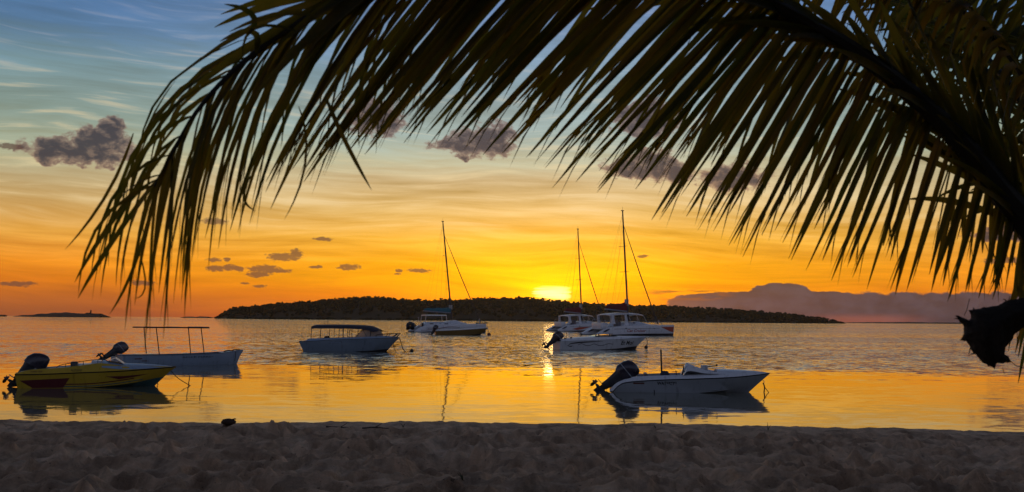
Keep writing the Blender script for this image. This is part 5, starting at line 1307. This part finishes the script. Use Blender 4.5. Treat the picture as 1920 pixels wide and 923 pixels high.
# broken old frond butt sticking out of the trunk
def stub():
    sc = 5.77
    poly = [(1900, 150), (1500, 40), (1100, 60), (808, 110), (690, 130), (590, 150), (530, 190), (430, 205), (310, 225), (205, 240), (235, 300), (215, 350), (120, 310), (60, 300), (110, 370), (150, 400), (160, 480), (110, 570), (185, 575),
            (250, 690), (350, 800), (490, 880), (510, 820), (580, 820), (680, 800), (640, 740), (600, 720), (610, 640), (640, 610), (690, 550), (720, 490), (808, 430), (950, 385), (1200, 400), (1550, 470), (1900, 560)]
    Y0 = 4.75
    P2 = [(1780 + a / sc, 540 + b / sc) for a, b in poly]
    # resample outline with small ragged offsets
    r = random.Random(4); out = []
    for i in range(len(P2)):
        a, c = P2[i], P2[(i + 1) % len(P2)]
        n = max(1, int(math.dist(a, c) / 4))
        for k in range(n):
            t = k / n; j = 0 if k == 0 else 1.3
            out.append((a[0] + (c[0] - a[0]) * t + r.uniform(-j, j), a[1] + (c[1] - a[1]) * t + r.uniform(-j, j)))
    poly = np.array(out)
    def inside(x, y):
        c = False; j = len(poly) - 1
        for i in range(len(poly)):
            xi, yi = poly[i]; xj, yj = poly[j]
            if (yi > y) != (yj > y) and x < (xj - xi) * (y - yi) / (yj - yi) + xi: c = not c
            j = i
        return c
    seg_a, seg_b = poly, np.roll(poly, -1, 0)
    def dist(x, y):
        d = seg_b - seg_a; t = np.clip(((np.array([x, y]) - seg_a) * d).sum(1) / np.maximum((d * d).sum(1), 1e-9), 0, 1)
        q = seg_a + d * t[:, None] - np.array([x, y]); return math.sqrt((q * q).sum(1).min())
    pts = [tuple(p) for p in poly]; nb = len(pts)
    for gx in np.arange(poly[:, 0].min(), poly[:, 0].max(), 6):
        for gy in np.arange(poly[:, 1].min(), poly[:, 1].max(), 6):
            if inside(gx, gy) and dist(gx, gy) > 2.5: pts.append((gx + r.uniform(-1, 1), gy + r.uniform(-1, 1)))
    from mathutils.geometry import delaunay_2d_cdt
    vo, eo, fo, *_ = delaunay_2d_cdt([Vector(p) for p in pts], [(i, (i + 1) % nb) for i in range(nb)], [], 1, 1e-4)
    front, back = [], []
    for v in vo:
        d = dist(v.x, v.y); h = .011 * min(d, 40) ** .62 + (r.uniform(-.006, .006) if d > 1 else 0)
        if d < .6: h = .002
        front.append(tuple(at(v.x, v.y, Y0 - h) - PALM)); back.append(tuple(at(v.x, v.y, Y0 + h) - PALM))
    n = len(vo)
    F = [tuple(f) for f in fo] + [tuple(i + n for i in f[::-1]) for f in fo]
    bm_e = {}
    for f in fo:
        for i in range(len(f)):
            e = (f[i], f[(i + 1) % len(f)]); bm_e[e] = 1
    for (a, c) in list(bm_e):
        if (c, a) not in bm_e: F.append((a, c, c + n, a + n))
    o = MB().add(front + back, F).build('broken_frond_butt', 'bark', palm, angle=60)
    o['label'] = 'ragged dark broken frond butt jutting in from the right'
    def strands(m):
        for k in range(26):
            q = poly[r.randrange(len(poly))]
            if q[0] > 1915: continue
            e = (q[0] + r.uniform(-9, 6), q[1] + r.uniform(-4, 16)); A, B = at(q[0], q[1], 4.75), at(e[0], e[1], 4.75 + r.uniform(-.03, .03))
            m.tube([tuple(A - PALM), tuple((A + B) / 2 + Vector((0, 0, .004)) - PALM), tuple(B - PALM)], [.003, .002, .0008], 4)
        for a, c in (((1808, 592), (1818, 560)), ((1892, 675), (1920, 690)), ((1880, 690), (1884, 700)), ((1907, 610), (1907, 650)), ((1890, 562), (1893, 556))):
            A, B = at(*a, 4.75), at(*c, 4.7); m.tube([tuple(A - PALM), tuple((A + B) / 2 + Vector((0, 0, -.01)) - PALM), tuple(B - PALM)], .0016, 4)
    part('loose_fibre', 'bark', o, strands)['kind'] = 'stuff'
stub()

# ------------------------------------------------------------------ things on the sand
def sand_hit(px, py):
    d = ray(px, py); t = 8.0
    while t < 30:
        p = EYE + d * t
        if p.z < sand_z(p.x, p.y): return p
        t += .01
    return EYE + d * 16.4
def coconut():
    p = sand_hit(428, 799); p.z = sand_z(p.x, p.y)
    r = np.random.default_rng(2); rings = []
    for a in np.linspace(.1, 3.04, 9):
        rings.append([((.085 * math.cos(b) * 1.15) * math.sin(a) * r.uniform(.88, 1.1), .075 * math.sin(b) * math.sin(a) * r.uniform(.88, 1.1), .03 - .045 * math.cos(a) * r.uniform(.9, 1.1)) for b in np.linspace(0, 2 * math.pi, 14, endpoint=False)])
    t = empty('coconut_husk', p + Vector((0, 0, .01)))
    part('husk', 'husk', t, lambda m: m.rings(rings))
    part('fibre_tuft', 'husk', t, lambda m: [m.tube([(.05, .01 * k, .06), (.085, .02 * k, .072), (.10, .025 * k, .065)], [.012, .008, .003], 5) for k in (-1, 0, 1)])
    tag(t, 'lone dark coconut husk on the crest of the sand', 'coconut')
coconut()
def twig(pts, label, r=.008):
    P = [sand_hit(*p) for p in pts]
    for q in P: q.z = sand_z(q.x, q.y) + r * .8
    S = spline([tuple(q) for q in P], 14); o0 = Vector(S[0])
    t = empty('driftwood', o0)
    part('stick', 'twig', t, lambda m: m.tube([tuple(Vector(q) - o0) for q in S], [r * (1 - .5 * k / 13) for k in range(14)], 6))
    mid, e = Vector(S[6]) - o0, Vector((.05, .03, .03)); part('side_shoot', 'twig', t, lambda m: m.tube([tuple(mid), tuple(mid + e), tuple(mid + e * 1.7)], [r * .6, r * .4, r * .2], 5))
    tag(t, label, 'driftwood', 'bits of driftwood on the sand')
twig([(612, 802), (640, 803), (665, 806)], 'thin dark stick left of the seaweed line on the sand crest', .012)
twig([(680, 806), (705, 804), (728, 808)], 'bent dark stick lying right of its twin on the sand crest', .012)
def sprout(px, py, label, h=.16, n=4, cat='plant'):
    p = sand_hit(px, py); p.z = sand_z(p.x, p.y) - .01
    t = empty('beach_sprout', p); r = random.Random(px)
    for k in range(n):
        a = r.uniform(0, 6.28); e = Vector((math.cos(a) * .05, math.sin(a) * .05, h * r.uniform(.6, 1)))
        part('blade', 'grass_blade', t, lambda m: m.tube([(0, 0, 0), tuple(e * .55 + Vector((-e.x * .2, 0, 0))), tuple(e)], [.006, .005, .001], 5))
    tag(t, label, cat, 'sprouts in the sand')
sprout(868, 900, 'small dark sprout standing in the sand near the bottom centre', .11)
sprout(1440, 806, 'single thin shoot on the sand crest near the ski boat bow', .13, 2)
sprout(756, 801, 'tiny shoot on the sand crest left of the mast reflection', .09, 2)
sprout(1230, 803, 'thin bent shoot on the crest below the ski boat motor', .08, 2)

# ------------------------------------------------------------------ sea haze in front of the low sun
def haze():
    mt = bpy.data.materials.new('sea_haze'); mt.use_nodes = True
    g = G(mt.node_tree); g.n.clear()
    out = g.n.new('ShaderNodeOutputMaterial'); v = g.n.new('ShaderNodeVolumePrincipled')
    v.inputs['Color'].default_value = (0.85, 0.82, 0.8, 1); v.inputs['Density'].default_value = 0.000028; v.inputs['Anisotropy'].default_value = 0.86
    g.l.new(v.outputs[0], out.inputs['Volume'])
    MATS['haze'] = mt
    mb = MB(); mb.box(-4200, 4200, -200, 5200, -2, 75)
    o = mb.build('haze', 'haze', smooth=False); tag(o, 'thin warm sea haze over the lagoon', 'haze', kind='stuff')
haze()
